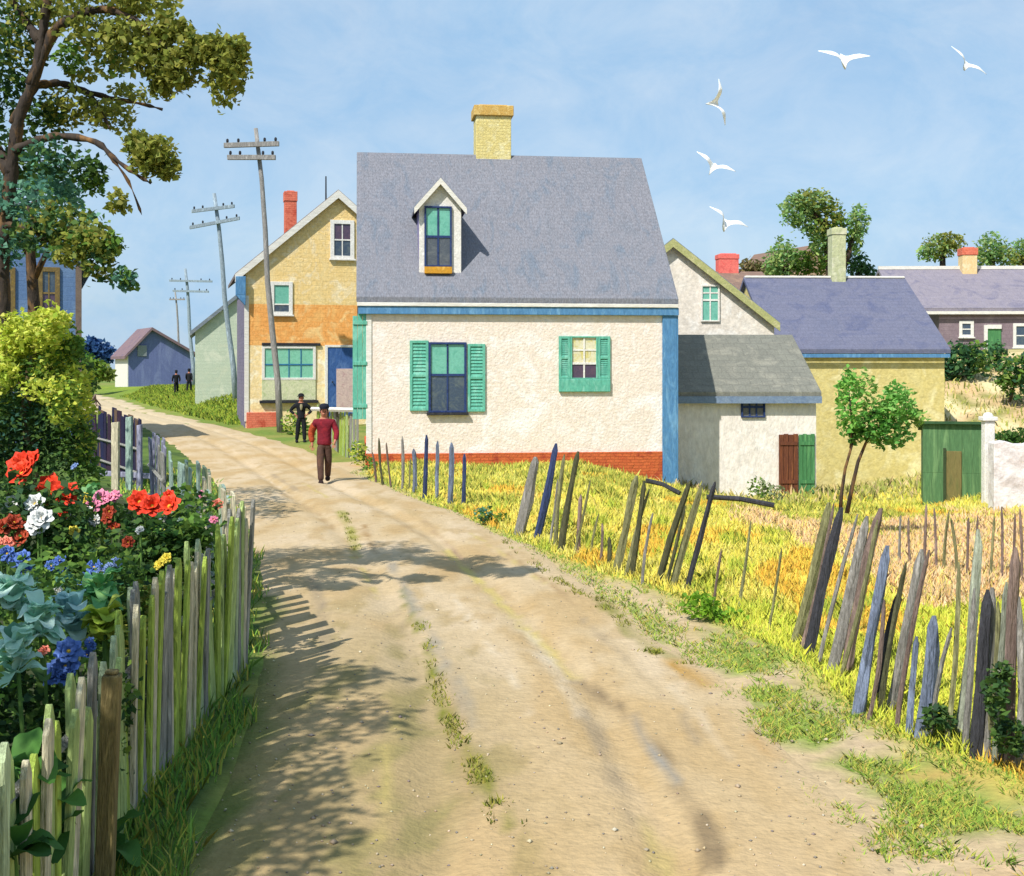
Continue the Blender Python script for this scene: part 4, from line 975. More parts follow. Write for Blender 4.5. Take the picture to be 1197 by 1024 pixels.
# lower limb
add(178, 182, 28, 24, 280, OL, -.8); add(160, 168, 16, 14, 90, OL, -.7); add(196, 196, 16, 14, 80, OL, -.8); add(60, 186, 38, 24, 220, TEALG+DKGR, -.3); add(104, 200, 24, 20, 120, DKGR, -.4); add(24, 180, 28, 30, 190, DKGR, .2); add(80, 222, 22, 22, 120, TEALG, -.1); add(140, 236, 13, 16, 46, OL, -.5); add(108, 214, 16, 14, 60, MIDG, -.3)
# lowest sprays
add(20, 236, 26, 24, 170, TEALG, 0); add(66, 262, 38, 26, 230, DKGR+OLIVE, -.4); add(104, 282, 32, 26, 230, MIDG+OLIVE, -.6); add(116, 308, 20, 24, 150, DKGR+OLIVE, -.6); add(146, 326, 15, 14, 70, TEALG+MIDG, -.6); add(40, 276, 34, 16, 130, DKGR, -.3); add(6, 290, 22, 26, 140, TEALG, 0); add(132, 286, 14, 14, 60, MIDG, -.6); add(82, 300, 22, 12, 80, OLIVE, -.5)
add(-60, 150, 60, 70, 760, DKGR, .3); add(-110, 60, 60, 70, 620, OL, .3); add(-90, 230, 60, 50, 560, DKGR, .3); add(-140, 150, 60, 60, 600, DKGR, .6); add(0, -40, 80, 30, 420, OL, .3)
foliage('crown', [c[:6]+(int(c[6]*(2.4 if c[0] > 1.2 else 1.55)),) for c in cl], .076, pal, M_leaf, tr, shell=.1, aspect=.72, droop=.35, up=.2)

SH = 20.0
def place_tree2():  # tree added for the shadow it throws across the road
    o = P(38, 430, SH); o.z = gz(o.x, o.y); r = thing('leafy_tree', 'slender blue green tree added behind the big leafy tree to shade the road', 'tree', o)
    b = MB(); b.tube([P(px, py, SH)-o for px, py in ((38, 600), (36, 470), (40, 360), (34, 270), (44, 215))], [.13, .12, .10, .07, .03], 9); b.build('trunk', M_bark, r, smooth=True)
    b = MB()
    for pts in (((38, 330), (62, 280), (84, 262)), ((36, 300), (10, 262), (-18, 250)), ((36, 275), (60, 238), (72, 222))): b.tube([P(px, py, SH)-o for px, py in pts], [.06, .04, .02], 7)
    b.build('limb', M_bark, r, smooth=True)
    foliage('crown', [px_clump(c[0], c[1], c[2], c[3], SH+dy_, int(c[4]*.36), o, .9) for dy_ in (-1.3, .3, 2.0) for c in ((20, 215, 30, 20, 240), (60, 228, 28, 20, 230), (88, 258, 24, 20, 220), (40, 262, 30, 18, 200), (108, 286, 18, 16, 140), (-16, 246, 30, 24, 240), (6, 284, 30, 16, 180), (72, 292, 26, 14, 150), (44, 206, 20, 14, 120), (-50, 270, 34, 24, 240))], .13, [TEALG, DKGR+TEALG, MIDG+DKGR, TEALG+MIDG], M_leaf, r, shell=.1, aspect=.7, droop=.3, up=.2)
def shade_tree():  # unseen tree added off to the left to shade the near road
    r = thing('leafy_tree', 'leafy tree added unseen beyond the left edge to shade the near road', 'tree', (-5.0, 3.3, gz(-5.0, 3.3)))
    b = MB(); b.tube([(0, 0, -.2), (.05, .1, 1.5), (0, .2, 2.6), (.3, .5, 3.6), (.6, .9, 4.6)], [.14, .12, .10, .07, .03], 9); b.build('trunk', M_bark, r, smooth=True)
    b = MB()
    for pts in (((0, .2, 2.6), (.6, .9, 3.5), (1.0, 1.8, 4.6)), ((.05, .1, 2.2), (-.6, .2, 3.2), (-1.0, .3, 4.2)), ((.3, .5, 3.6), (.5, 1.8, 4.6), (.9, 3.2, 5.3))): b.tube(pts, [.07, .05, .02], 7)
    b.build('limb', M_bark, r, smooth=True)
    foliage('crown', [(.5, .4, 4.0, .8, .9, .5, 1300), (.9, 1.2, 4.6, .75, .8, .4, 1100), (.2, -.3, 4.4, .8, .8, .6, 1000), (1.0, 2.2, 5.0, .7, .6, .35, 800), (.7, 3.1, 5.5, .6, .5, .3, 500), (-.4, .3, 4.2, .8, .9, .6, 900), (1.2, .2, 4.7, .6, .7, .4, 800)], .10, [OLIVE, DKGR, MIDG], M_leaf, r, shell=.1, aspect=.7, droop=.3, up=.2)
shade_tree()
# yellow-green bush, upper left of the garden
def shrub(name, label, cat, base_px, d, clumps, size, trunk=None, bark=None, shell=.35, droop=.1, aspect=.6, group=None, ground=True, dens=1.0):
    off = P(base_px[0], base_px[1], d)
    if ground: off.z = gz(off.x, off.y)
    r = thing(name, label, cat, off, 0, group)
    foliage('foliage' if name != 'tree' and 'tree' not in name and name != 'sapling' else 'crown', [px_clump(c[0], c[1], c[2], c[3], d+c[6] if len(c) > 6 else d, int(c[4]*dens), off) for c in clumps], size, [c[5] for c in clumps], M_leaf, r, shell=shell, droop=droop, aspect=aspect)
    if trunk:
        b = MB()
        for pts, r0, r1 in trunk: 
            q = [P(px, py, d)-off for px, py in pts]; b.tube(q, [r0+(r1-r0)*i/(len(q)-1) for i in range(len(q))], 7)
        b.build('trunk' if 'tree' in name or name == 'sapling' else 'stem', bark or M_bark, r, smooth=True)
    return r
place_tree2()
shrub('bush', 'tall yellow green bush with pale forked stems behind the flower garden', 'bush', (45, 640), 11.9, [
    (52, 384, 24, 26, 420, LIME, -.3), (26, 396, 24, 22, 320, LIME), (8, 412, 22, 26, 260, LIME), (70, 410, 20, 22, 260, LIME+MIDG), (86, 404, 12, 20, 110, MIDG), (60, 440, 26, 20, 240, MIDG+LIME), (76, 472, 18, 30, 260, LIME+MIDG, -.4), (30, 440, 30, 20, 200, MIDG+DKGR), (52, 456, 26, 16, 110, LIME, -.5), (2, 440, 20, 20, 140, LIME, -.3),
    (64, 500, 30, 30, 380, DKGR), (30, 500, 34, 40, 460, DKGR+TEALG), (90, 512, 20, 32, 240, MIDG+DKGR), (6, 500, 26, 44, 360, DKGR), (50, 550, 50, 34, 480, DKGR), (100, 556, 18, 30, 170, MIDG), (100, 480, 12, 16, 80, LIME), (8, 560, 30, 30, 260, DKGR+MIDG), (-40, 480, 50, 80, 500, DKGR+MIDG), (40, 420, 34, 34, 460, LIME+MIDG, .2), (14, 470, 30, 34, 360, MIDG+LIME, .2), (56, 470, 36, 30, 300, MIDG, .3), (90, 450, 18, 26, 220, LIME), (20, 380, 20, 16, 160, LIME), (70, 376, 14, 14, 120, LIME), (100, 520, 10, 24, 120, LIME+MIDG), (16, 520, 40, 60, 420, DKGR+MIDG, .3)], .062, dens=2.0, trunk=[([(50, 640), (40, 560), (28, 480), (34, 430), (46, 396)], .05, .02), ([(30, 480), (52, 440), (70, 412)], .03, .015), ([(38, 520), (70, 470), (84, 440)], .03, .012), ([(34, 470), (14, 430)], .025, .012)], bark=M_barkl)
# a row of garden shrubs filling the bed
shrub('garden_shrub', 'dark green leafy growth under the red and white blooms', 'shrub', (60, 800), 9.3, [(30, 640, 60, 40, 520, DKGR), (100, 660, 50, 40, 420, DKGR+MIDG), (60, 600, 50, 30, 360, DKGR), (10, 590, 40, 40, 300, DKGR), (150, 690, 40, 50, 380, DKGR), (60, 720, 90, 50, 520, DKGR)], .085)
shrub('garden_shrub', 'rounded deep green shrub beside the fence under the orange bloom', 'shrub', (195, 800), 9.8, [(186, 634, 44, 32, 620, DKGR+[(60, 104, 52)]), (215, 650, 32, 36, 420, DKGR+MIDG), (170, 670, 40, 36, 420, DKGR), (230, 625, 24, 20, 180, MIDG), (205, 700, 40, 40, 380, DKGR)], .08)
shrub('garden_shrub', 'pale mint green shrub between the red and pink blooms', 'shrub', (110, 780), 10.6, [(100, 590, 26, 22, 260, [(120, 176, 110), (146, 196, 130), (92, 150, 84)]), (92, 620, 30, 20, 220, [(120, 176, 110), (92, 150, 84)]), (120, 606, 22, 22, 160, MIDG), (150, 610, 30, 20, 200, DKGR), (215, 590, 40, 20, 260, DKGR+MIDG)], .08)
shrub('garden_shrub', 'dark leafy growth behind the nearest pickets at the lower left corner', 'shrub', (60, 1000), 6.7, [(20, 850, 60, 60, 700, DKGR), (80, 870, 60, 70, 700, DKGR), (30, 950, 80, 60, 600, DKGR), (120, 830, 40, 50, 380, DKGR+MIDG), (-20, 800, 50, 50, 300, DKGR)], .06)
def bed(name, label, x, y, clumps, size=.06):  # extra shrubs added behind the fence to throw broad shade
    r = thing(name, label, 'shrub', (x, y, gz(x, y))); foliage('foliage', clumps, size, [DKGR+MIDG, MIDG], M_leaf, r, shell=.2)
bed('garden_shrub', 'tall leafy shrub added inside the fence beside the pale teal leaves to shade the road', -3.0, 7.2, [(0, 0, .9, .35, .7, .5, 700), (.1, .8, 1.0, .3, .5, .42, 420), (0, -.8, .8, .3, .5, .5, 420)])
bed('garden_shrub', 'tall leafy shrub added inside the fence nearest the camera to shade the road', -2.75, 5.0, [(0, 0, .8, .3, .7, .5, 600), (0, .9, .9, .3, .5, .5, 420), (0, -.9, .8, .3, .6, .5, 420)])
bed('garden_shrub', 'leafy shrub added behind the fence below the blue blooms to shade the road', -3.1, 9.0, [(0, 0, .8, .4, .6, .5, 600), (.1, .7, .9, .35, .5, .45, 420)])
shrub('bush', 'dark green shrub added behind the yellow green bush to shade the road', 'bush', (60, 600), 19.4, [(58, 420, 34, 34, 420, DKGR), (84, 440, 24, 44, 420, DKGR+MIDG), (40, 470, 50, 50, 500, DKGR), (80, 500, 26, 40, 300, DKGR+MIDG), (20, 420, 40, 40, 360, DKGR)], .12)  # mostly hidden shrub, added to cast shadow on the road
shrub('garden_shrub', 'olive green shrub crowding the pickets left of the lime leaves', 'shrub', (150, 800), 8.4, [(140, 690, 30, 40, 420, MIDG+DKGR), (165, 720, 26, 40, 360, MIDG+OLIVE), (120, 740, 26, 40, 300, DKGR), (60, 690, 50, 24, 320, DKGR+TEALG)], .065)
# big-leaf plants by the foot of the fence
def big_leaf(b, L_, w, bend, tilt, yaw, org=(0, 0, 0), stalk=.0, c=(.1, .2, .05)):
    n = 7; vs = []; m = 5
    for i in range(n):
        t = i/(n-1); ww = w*math.sin(PI*min(1, t*.92+.06))**.7*(1-.15*t)
        a = tilt-bend*t
        r = sum(L_/(n-1)*math.cos(tilt-bend*(k/(n-1))) for k in range(i)); z = sum(L_/(n-1)*math.sin(tilt-bend*(k/(n-1))) for k in range(i))
        for j in range(m):
            s = j/(m-1)*2-1
            vs.append((r, s*ww*.5, z+abs(s)*ww*.16-.015*math.sin(t*9)*abs(s)))
    fs = [(i*m+j, i*m+j+1, (i+1)*m+j+1, (i+1)*m+j) for i in range(n-1) for j in range(m-1)]
    M_ = Matrix.Translation(org) @ Matrix.Rotation(yaw, 4, 'Z') @ Matrix.Translation((stalk, 0, 0))
    b.add(vs, fs, 0, M_, c)
def leaf_plant(name, label, cat, px, py, d, L_, w, cols, n=9, hz=None, group=None, stem=True):
    """leafy rosette: a stem from the ground to pixel height, big curved leaves at the top"""
    p = P(px, py, d); g0 = gz(p.x, d); r = thing(name, label, cat, (p.x, d, g0), 0, group); h = max(.03, p.z-g0)
    if h > .2: MB().tube([(0, 0, -.05), (.03, .01, h*.5), (0, 0, h)], [.014, .012, .01], 7).build('stem', M_stem, r, smooth=True)
    b = MB()
    for k in range(n):
        c = lin(random.choice(cols), .9*random.uniform(.85, 1.15))
        big_leaf(b, L_*random.uniform(.75, 1.15), w*random.uniform(.8, 1.15), random.uniform(.5, 1.5), random.uniform(.1, 1.25), 2*PI*k/n+random.uniform(-.4, .4), (0, 0, h+random.uniform(-.12, .05)), 0, c)
    o = b.build('leaves', M_leaf, r, smooth=True); return r
M_stem = paint('green stem', (110, 146, 70), (96, 128, 60), k=.8)
GL = [(70, 116, 52), (58, 100, 48), (86, 134, 60)]
for px, py, d, lb in ((24, 905, 5.35, 'broad dark green leaves sprouting through the pickets, upper plant of the lower left corner'), (14, 975, 5.0, 'broad leaved green plant filling the very bottom left corner'), (58, 955, 5.55, 'broad leaved plant left of the square olive brown post at the fence foot'), (130, 985, 6.2, 'small broad leaved plant growing right of the square olive brown post')):
    leaf_plant('broadleaf_plant', lb, 'plant', px, py, d, .24, .17, GL, 9, group=None)
TL = [(200, 238, 220), (184, 230, 206), (214, 242, 230), (174, 220, 194)]
for px, py, d, cols, lb in ((16, 690, 7.0, TL, 'pale teal broad leaves at the left edge above the picket tops'), (46, 722, 6.8, TL, 'largest pale teal leaf cluster, second from the left edge over the picket tops'), (86, 716, 7.2, [(186, 224, 224), (170, 212, 214), (200, 232, 230)], 'blue teal leaf cluster beside the lime leaves over the pickets'),
        (118, 690, 7.4, [(130, 196, 130), (160, 206, 130), (110, 176, 110)], 'fresh green leaf cluster with raised tips, right of the teal leaves'), (122, 726, 7.1, [(180, 196, 70), (160, 186, 70), (196, 206, 96)], 'lime yellow leaf cluster just behind the picket tops'), (20, 760, 6.3, TL+[(90, 140, 110)], 'grey teal leaves low behind the nearest pickets')):
    leaf_plant('cabbage_plant', lb, 'plant', px, py, d, .15, .125, cols, 30)

# flowers -----------------------------------------------------------------
def petal_mat(name, c, c2): return paint(name, c, c2, c, scale=6, bump=.2, bscale=12, speck=.12, k=.85, rough=.6)
PM = {'orange red': petal_mat('orange red petals', (236, 74, 36), (222, 58, 34)), 'white': petal_mat('white petals', (236, 234, 226), (216, 218, 214)), 'pink': petal_mat('pink petals', (232, 156, 178), (222, 130, 160)), 'blue': petal_mat('blue petals', (74, 104, 176), (90, 122, 190)),
      'yellow': petal_mat('yellow petals', (230, 214, 84), (214, 196, 70)), 'salmon': petal_mat('salmon petals', (240, 150, 118), (232, 130, 110)), 'rust': petal_mat('rust petals', (176, 72, 40), (156, 60, 38)), 'pale blue': petal_mat('pale blue petals', (140, 164, 208), (120, 146, 196))}
M_eye = paint('yellow flower heart', (220, 180, 60), k=.8)
def flower(label, px, py, d, size, color, heads=1, group=None):
    p = P(px, py, d); g0 = gz(p.x, d); h = p.z-g0; s = size/F*d*.78; heads += 1 if heads > 1 else 0
    r = thing('flower', label, 'flower', (p.x, d, g0), 0, group)
    st = MB(); lf = MB()
    for k in range(heads):
        ox, oy, oz = (0, 0, 0) if k == 0 else (random.uniform(-1, 1)*s*.8, random.uniform(-.6, .6)*s, random.uniform(-.9, .5)*s)
        st.tube([(0, 0, -.05), (ox*.3+.02, oy*.3, h*.5), (ox, oy, h+oz)], [.014, .012, .008], 6)
        b = MB(); yaw = random.uniform(0, 6)
        for ring, (np_, rr, tl) in enumerate(((7, .62, .35), (5, .45, .85))):
            for q in range(np_):
                big_leaf(b, s*rr, s*rr*.85, random.uniform(-.5, .3), tl+random.uniform(-.15, .15), yaw+2*PI*(q+.5*ring)/np_, (0, 0, 0))
        head = b.build('bloom', PM[color], r, smooth=True); head.location = (ox, oy, h+oz); head.rotation_euler = (R(55)+random.uniform(-.3, .3), random.uniform(-.4, .4), random.uniform(-.5, .5))
        MB().lathe([(s*.10, 0), (s*.12, s*.05), (s*.05, s*.12)], 9).build('heart', M_eye, head)
    st.build('stem', M_stem, r)
    for k in range(7):
        z = h*random.uniform(.35, .9); big_leaf(lf, .17, .08, .9, .6, random.uniform(0, 6), (0, 0, z), .01, lin(random.choice(DKGR+MIDG), .8))
    lf.build('leaves', M_leaf, r, smooth=True)
for a in (('upper large orange red bloom at the left of the flower garden', 26, 545, 9.6, 40, 'orange red', 2), ('orange red bloom just below and right of the topmost red one', 58, 576, 9.5, 38, 'orange red', 2), ('lone orange red bloom on the rounded shrub beside the fence', 178, 592, 9.9, 34, 'orange red', 2), ('small orange red bloom near the top of the teal pickets', 198, 580, 10.3, 18, 'orange red', 1),
          ('rust red bloom at the left edge below the white blooms', 16, 612, 9.0, 28, 'rust', 2), ('rust bloom in the dark shrub near the blue blooms', 150, 634, 9.0, 18, 'rust', 1),
          ('white bloom left of centre below the orange red ones', 42, 590, 9.2, 30, 'white', 1), ('lower white bloom under its white neighbour', 44, 618, 9.0, 32, 'white', 2), ('pinkish white bloom at the left edge', 12, 590, 9.2, 26, 'white', 1), ('small white bloom near the middle of the garden', 86, 606, 9.6, 18, 'white', 1), ('tiny white bloom on the dark shrub', 164, 620, 9.3, 13, 'white', 1),
          ('pink spray beside the white gate', 118, 582, 10.2, 24, 'pink', 2), ('second pink bloom, right of the pink spray', 134, 580, 10.4, 18, 'pink', 2), ('salmon pink bloom on the outer corner of the fence', 254, 590, 11.4, 17, 'salmon', 1), ('pink bloom under the salmon one at the fence corner', 250, 608, 11.2, 13, 'pink', 1),
          ('yellow bloom in the mint green shrub', 100, 582, 10.2, 15, 'yellow', 1), ('pale yellow bloom left of the rounded shrub', 86, 622, 9.2, 18, 'yellow', 1), ('yellow bloom low in front of the rounded shrub', 194, 654, 8.9, 16, 'yellow', 2),
          ('deep blue bloom cluster in the middle of the garden', 110, 664, 8.6, 24, 'blue', 3), ('blue bloom cluster at left above the teal leaves', 20, 656, 8.6, 24, 'blue', 3), ('small blue bloom between the two deep blue clusters', 60, 662, 8.6, 18, 'blue', 2), ('lowest blue bloom cluster over the picket tops', 80, 762, 6.7, 38, 'blue', 3), ('pale blue bloom beside the yellow green bush', 88, 546, 10.0, 12, 'pale blue', 1), ('dark blue bloom right of the lowest blue cluster', 108, 756, 6.9, 16, 'blue', 2), ('red bloom beside the pink spray', 126, 606, 9.9, 18, 'rust', 2), ('coral bloom at the left edge above the pale teal leaves', 8, 636, 8.8, 22, 'salmon', 2), ('pale mint white bloom over the mint green shrub', 104, 598, 10.0, 16, 'white', 2), ('scarlet bloom half way between the white pair and the mint shrub', 74, 604, 9.3, 16, 'orange red', 1), ('pale blue bloom just above the fresh green leaf cluster', 128, 664, 8.3, 16, 'pale blue', 2), ('small white bloom between blue clusters and teal leaves', 68, 690, 7.9, 12, 'white', 1), ('pale pink bloom among pickets at the fence corner', 236, 578, 11.6, 12, 'pink', 1), ('peach pink bloom low at the left above the pickets', 52, 762, 6.6, 18, 'salmon', 1)):
    flower(*a)

# ------------------------------------------------------------------ sapling by the field
shrub('sapling', 'slim sapling with two stems and bright green tufts before the ochre house', 'tree', (985, 590), 21, [
    (992, 470, 10, 42, 460, [(126, 190, 84), (144, 202, 92), (104, 168, 74)]), (1022, 496, 24, 24, 560, [(112, 178, 80), (128, 192, 86), (146, 202, 100)]), (1048, 474, 22, 26, 620, [(130, 194, 90), (150, 206, 108)]), (1040, 508, 30, 15, 380, [(92, 152, 74), (108, 168, 78)]), (1014, 456, 12, 26, 130, [(150, 190, 96), (130, 180, 84)]), (1072, 490, 14, 10, 80, [(130, 180, 84)]), (1000, 508, 10, 12, 90, [(86, 140, 56)])], .11,
    [([(982, 600), (984, 575), (988, 548), (996, 520), (1012, 492), (1034, 470)], .035, .012), ([(990, 600), (996, 570), (1003, 540), (1012, 518), (1024, 500), (1046, 488)], .04, .014), ([(994, 524), (996, 500), (992, 450)], .02, .008)], M_bark)
# stubby shrub by the shed door, low plants
shrub('weed_clump', 'grey green weeds at the foot of the shed beside its brown door', 'plant', (895, 590), 30, [(888, 570, 16, 12, 110, MIDG+[(150, 160, 120)]), (905, 575, 14, 10, 80, [(150, 160, 120)])], .12)
shrub('weed_clump', 'bright green clump at the foot of the stakes in the field edge', 'plant', (835, 725), 12.6, [(820, 706, 22, 16, 240, [(150, 196, 60), (130, 176, 56)]), (850, 722, 20, 12, 140, [(140, 186, 60)])], .07)
shrub('weed_clump', 'dark green leafy clump between the nearest blue grey stakes', 'plant', (1105, 880), 8.45, [(1098, 838, 20, 16, 200, DKGR), (1112, 866, 22, 12, 180, DKGR)], .06)
shrub('weed_clump', 'dark leaves climbing the rightmost brown stake', 'plant', (1172, 890), 7.85, [(1164, 812, 12, 26, 170, DKGR), (1180, 862, 18, 22, 190, DKGR), (1174, 786, 10, 12, 70, DKGR)], .06)
shrub('weed_clump', 'small green tuft before the gap in the stakes below the cottage', 'plant', (570, 612), 20.5, [(566, 600, 12, 9, 90, MIDG+TEALG), (585, 606, 12, 7, 60, MIDG)], .09)
shrub('weed_clump', 'yellow green weeds at the cottage corner beside the board fence', 'plant', (425, 540), 31, [(418, 528, 10, 14, 120, MIDG+LIME), (432, 545, 8, 14, 90, MIDG)], .12)
shrub('weed_clump', 'green weeds at the foot of the tallest utility pole', 'plant', (342, 510), 48, [(340, 495, 12, 14, 110, MIDG+LIME), (352, 500, 10, 12, 90, MIDG), (372, 505, 12, 12, 80, MIDG)], .2)
# right bank shrubs
B1 = [(70, 112, 70), (84, 128, 72), (58, 98, 70)]
shrub('shrub', 'dark green shrub under the windows of the mauve house, against the ochre house', 'shrub', (1128, 452), 54, [(1122, 424, 20, 24, 420, B1), (1140, 418, 16, 20, 260, B1+MIDG), (1110, 436, 12, 16, 160, B1)], .3, [([(1124, 460), (1126, 425)], .08, .03)])
shrub('shrub', 'green shrub right of the tan bank below the green door', 'shrub', (1160, 450), 56, [(1158, 430, 12, 20, 200, MIDG+B1), (1166, 412, 10, 14, 110, B1)], .28)
shrub('shrub', 'large green shrub spilling down the bank at the right edge', 'shrub', (1190, 460), 50, [(1190, 432, 24, 18, 320, B1+MIDG), (1205, 450, 30, 20, 260, B1), (1176, 448, 12, 12, 110, MIDG)], .28, [([(1180, 470), (1192, 430)], .06, .03)])
shrub('hedge', 'low clipped green hedge behind the whitewashed wall at right edge', 'hedge', (1185, 560), 30, [(1176, 514, 16, 10, 260, [(96, 134, 62), (80, 118, 56)]), (1196, 512, 20, 11, 280, [(96, 134, 62), (80, 118, 56)]), (1215, 512, 22, 12, 260, [(80, 118, 56)])], .13)
# trees along the skyline
def skytree(label, base, d, clumps, trunk, size=.42):
    return shrub('tree', label, 'tree', base, d, clumps, size*.75, trunk, M_bark, shell=.25, dens=1.7)
skytree('tall tree with arching crown rising behind the tall pale chimney', (972, 400), 82, [(930, 246, 18, 20, 420, FARG), (950, 236, 24, 14, 420, FARG+OLIVE), (966, 258, 22, 26, 460, MIDG+OLIVE), (958, 280, 12, 16, 200, FARG), (982, 268, 12, 20, 180, MIDG), (1004, 258, 12, 18, 240, FARG), (1000, 280, 9, 16, 150, FARG), (944, 262, 10, 14, 130, FARG), (975, 300, 16, 16, 160, MIDG)],
    [([(974, 400), (972, 310), (964, 262), (940, 242)], .5, .15), ([(976, 340), (992, 296), (1003, 258)], .3, .1)])
skytree('rounded green tree left of the tall pale chimney on the skyline', (918, 400), 86, [(916, 302, 18, 22, 420, FARG), (936, 308, 16, 16, 240, MIDG), (904, 312, 12, 12, 150, FARG), (955, 306, 18, 20, 300, MIDG+OLIVE)], [([(920, 400), (918, 310)], .4, .2)])
skytree('low blue green tree right of the tall pale chimney', (1006, 400), 84, [(1002, 310, 14, 16, 260, [(90, 128, 90), (100, 138, 88)]), (1014, 318, 10, 10, 120, [(90, 128, 90)])], [([(1006, 400), (1004, 312)], .4, .2)])
skytree('brownish bush row peeping over the ridge beside the stubby red chimney', (880, 400), 88, [(876, 312, 14, 9, 160, [(150, 128, 92), (128, 128, 80)]), (890, 316, 12, 8, 110, [(128, 128, 80)])], [([(880, 400), (880, 315)], .3, .2)])
skytree('olive tree left of the cream chimney on the far right skyline', (1102, 400), 96, [(1096, 290, 18, 16, 380, OLIVE+FARG), (1112, 284, 14, 14, 240, OLIVE), (1082, 296, 10, 10, 120, FARG)], [([(1102, 400), (1102, 292)], .4, .2)])
skytree('green tree right of the cream chimney on the far right skyline', (1160, 400), 96, [(1158, 290, 16, 18, 380, FARG), (1150, 302, 12, 12, 160, FARG), (1174, 300, 14, 12, 200, OLIVE+FARG)], [([(1160, 400), (1160, 294)], .4, .2)])
skytree('small tree at the right edge of the skyline', (1196, 400), 98, [(1194, 292, 16, 12, 260, FARG), (1212, 296, 18, 14, 220, FARG), (1190, 304, 14, 8, 130, OLIVE)], [([(1196, 400), (1196, 296)], .4, .2)])
# far left: blue tree, green bushes
BLU_HAZE = [(66, 104, 160), (76, 116, 168), (58, 96, 150)]  # blue fading of distance put into the leaf colour
shrub('tree', 'far rounded tree left of the barn, distance haze painted into its blue', 'tree', (112, 450), 152, [(108, 408, 16, 13, 520, BLU_HAZE), (122, 414, 12, 12, 300, BLU_HAZE), (96, 414, 14, 14, 260, BLU_HAZE)], .8, [([(110, 450), (110, 410)], .4, .3)], shell=.2)
shrub('bush', 'yellow green bush in front of the far blue tree', 'bush', (118, 452), 118, [(112, 434, 16, 13, 380, [(112, 146, 52), (136, 160, 60)]), (96, 430, 16, 18, 340, [(92, 136, 56)]), (126, 438, 8, 9, 120, [(136, 150, 70)])], .55)
shrub('bush', 'mid green bush right behind the lime bush beside the far lane', 'bush', (95, 470), 60, [(92, 440, 14, 26, 420, MIDG), (104, 448, 8, 14, 140, MIDG+DKGR)], .26)
b = MB(); p = P(108, 458, 84); q0 = Vector((p.x, p.y, gz(p.x, p.y)))
for k in range(12): a = random.uniform(0, 6); b.tube([(math.cos(a)*.8, math.sin(a)*.8, -.05), (random.uniform(-.3, .3), random.uniform(-.3, .3), random.uniform(.7, 1.3))], .05, 5)
o = b.build('brushwood', WD['brown']); o.location = q0; tag(o, 'heap of brown brushwood at the far lane left of the barn', 'brushwood')

# ------------------------------------------------------------------ gulls
M_gull = paint('white gull feathers', (244, 244, 240), (232, 234, 234), (248, 248, 246), scale=6, bump=.1, k=.9); M_beak = paint('yellow beak', (226, 180, 70), k=.8)
def gull(label, px, py, d, span, roll, up, yaw=0.0, sweep=.35):
    """one continuous skin lofted from wing tip through the body to the other tip"""
    b = MB(); secs = []; n = 12; hs = span/2
    for s in np.linspace(-1, 1, 23):
        t = abs(s)
        bodyw = math.exp(-(t/.075)**2)
        chord = .34*span*.46*(1-.25*t)*(1-max(0, t-.55)/.45*.82)+bodyw*.36*span; th = .022*span*(1-.8*t)+bodyw*.085*span
        z = up*span*(math.sin(min(t/.5, 1)*PI/2)*.5-.55*max(0, t-.5)**1.2*.5)
        yb = -sweep*.18*span*math.sin(min(t/.45, 1)*PI/2)+max(0, t-.45)*sweep*.55*span
        ring = []
        for k in range(n):
            a = 2*PI*k/n; c = math.cos(a); tp = 1-.55*max(0, c)
            ring.append((s*hs, yb-bodyw*.02*span-c*-chord*.5, z+math.sin(a)*th*.5*tp))
        secs.append(ring)
    vs = [p for r in secs for p in r]; fs = [(i*n+k, (i+1)*n+k, (i+1)*n+(k+1) % n, i*n+(k+1) % n) for i in range(len(secs)-1) for k in range(n)]
    fs += [tuple(range(n)), tuple(range(len(vs)-1, len(vs)-n-1, -1))]
    b.add(vs, fs); o = b.build('gull', M_gull, None, smooth=True); tag(o, label, 'gull', 'gulls circling over the roofs')
    MB().lathe([(.014*span, 0), (.003*span, .05*span)], 8, M=Matrix.Translation((0, -.2*span, 0)) @ Matrix.Rotation(PI/2, 4, 'X')).build('beak', M_beak, o)
    o.location = P(px, py, d); o.rotation_euler = (R(48), roll, yaw)
gull('gull with level spread wings, highest to the left', 985, 71, 26, 1.14, R(4), .34, .1)
gull('gull banked with right wing low, nearest the right edge', 1128, 76, 26, 0.98, R(34), .3, .2)
gull('gull turned on edge with wings upright, leftmost of the upper birds', 833, 122, 26, 0.98, R(82), .55, .1)
gull('gull gliding with both wings raised, midway down the sky', 833, 197, 26, 0.91, R(28), .5, -.1)
gull('lowest gull, wings cupped, just above the white gable', 846, 262, 26, 0.98, R(24), -.5+1.0, .3)

# ------------------------------------------------------------------ people
def skin_obj(name, chains, mat, parent=None, sub=2):
    """chains: list of [((x,y,z), r), ...]; a chain whose first entry is an index tuple ('@', i) grows from an existing vertex"""
    vs, es, rs, roots = [], [], [], []
    for ch in chains:
        prev = None
        for e in ch:
            if e[0] == '@': prev = e[1] if e[1] >= 0 else len(vs)+e[1]; continue
            vs.append(e[0]); rs.append(e[1] if hasattr(e[1], '__len__') else (e[1], e[1])); i = len(vs)-1
            if prev is not None: es.append((prev, i))
            else: roots.append(i)
            prev = i
    me = bpy.data.meshes.new(name); me.from_pydata(vs, es, []); me.materials.append(mat)
    o = bpy.data.objects.new(name, me); COL.objects.link(o)
    sk = o.modifiers.new('skin', 'SKIN'); sk.use_smooth_shade = True
    sv = me.skin_vertices[0].data
    for i, r in enumerate(rs): sv[i].radius = r; sv[i].use_root = i in roots
    ss = o.modifiers.new('smooth', 'SUBSURF'); ss.levels = sub; ss.render_levels = sub
    if parent is not None: o.parent = parent
    return o
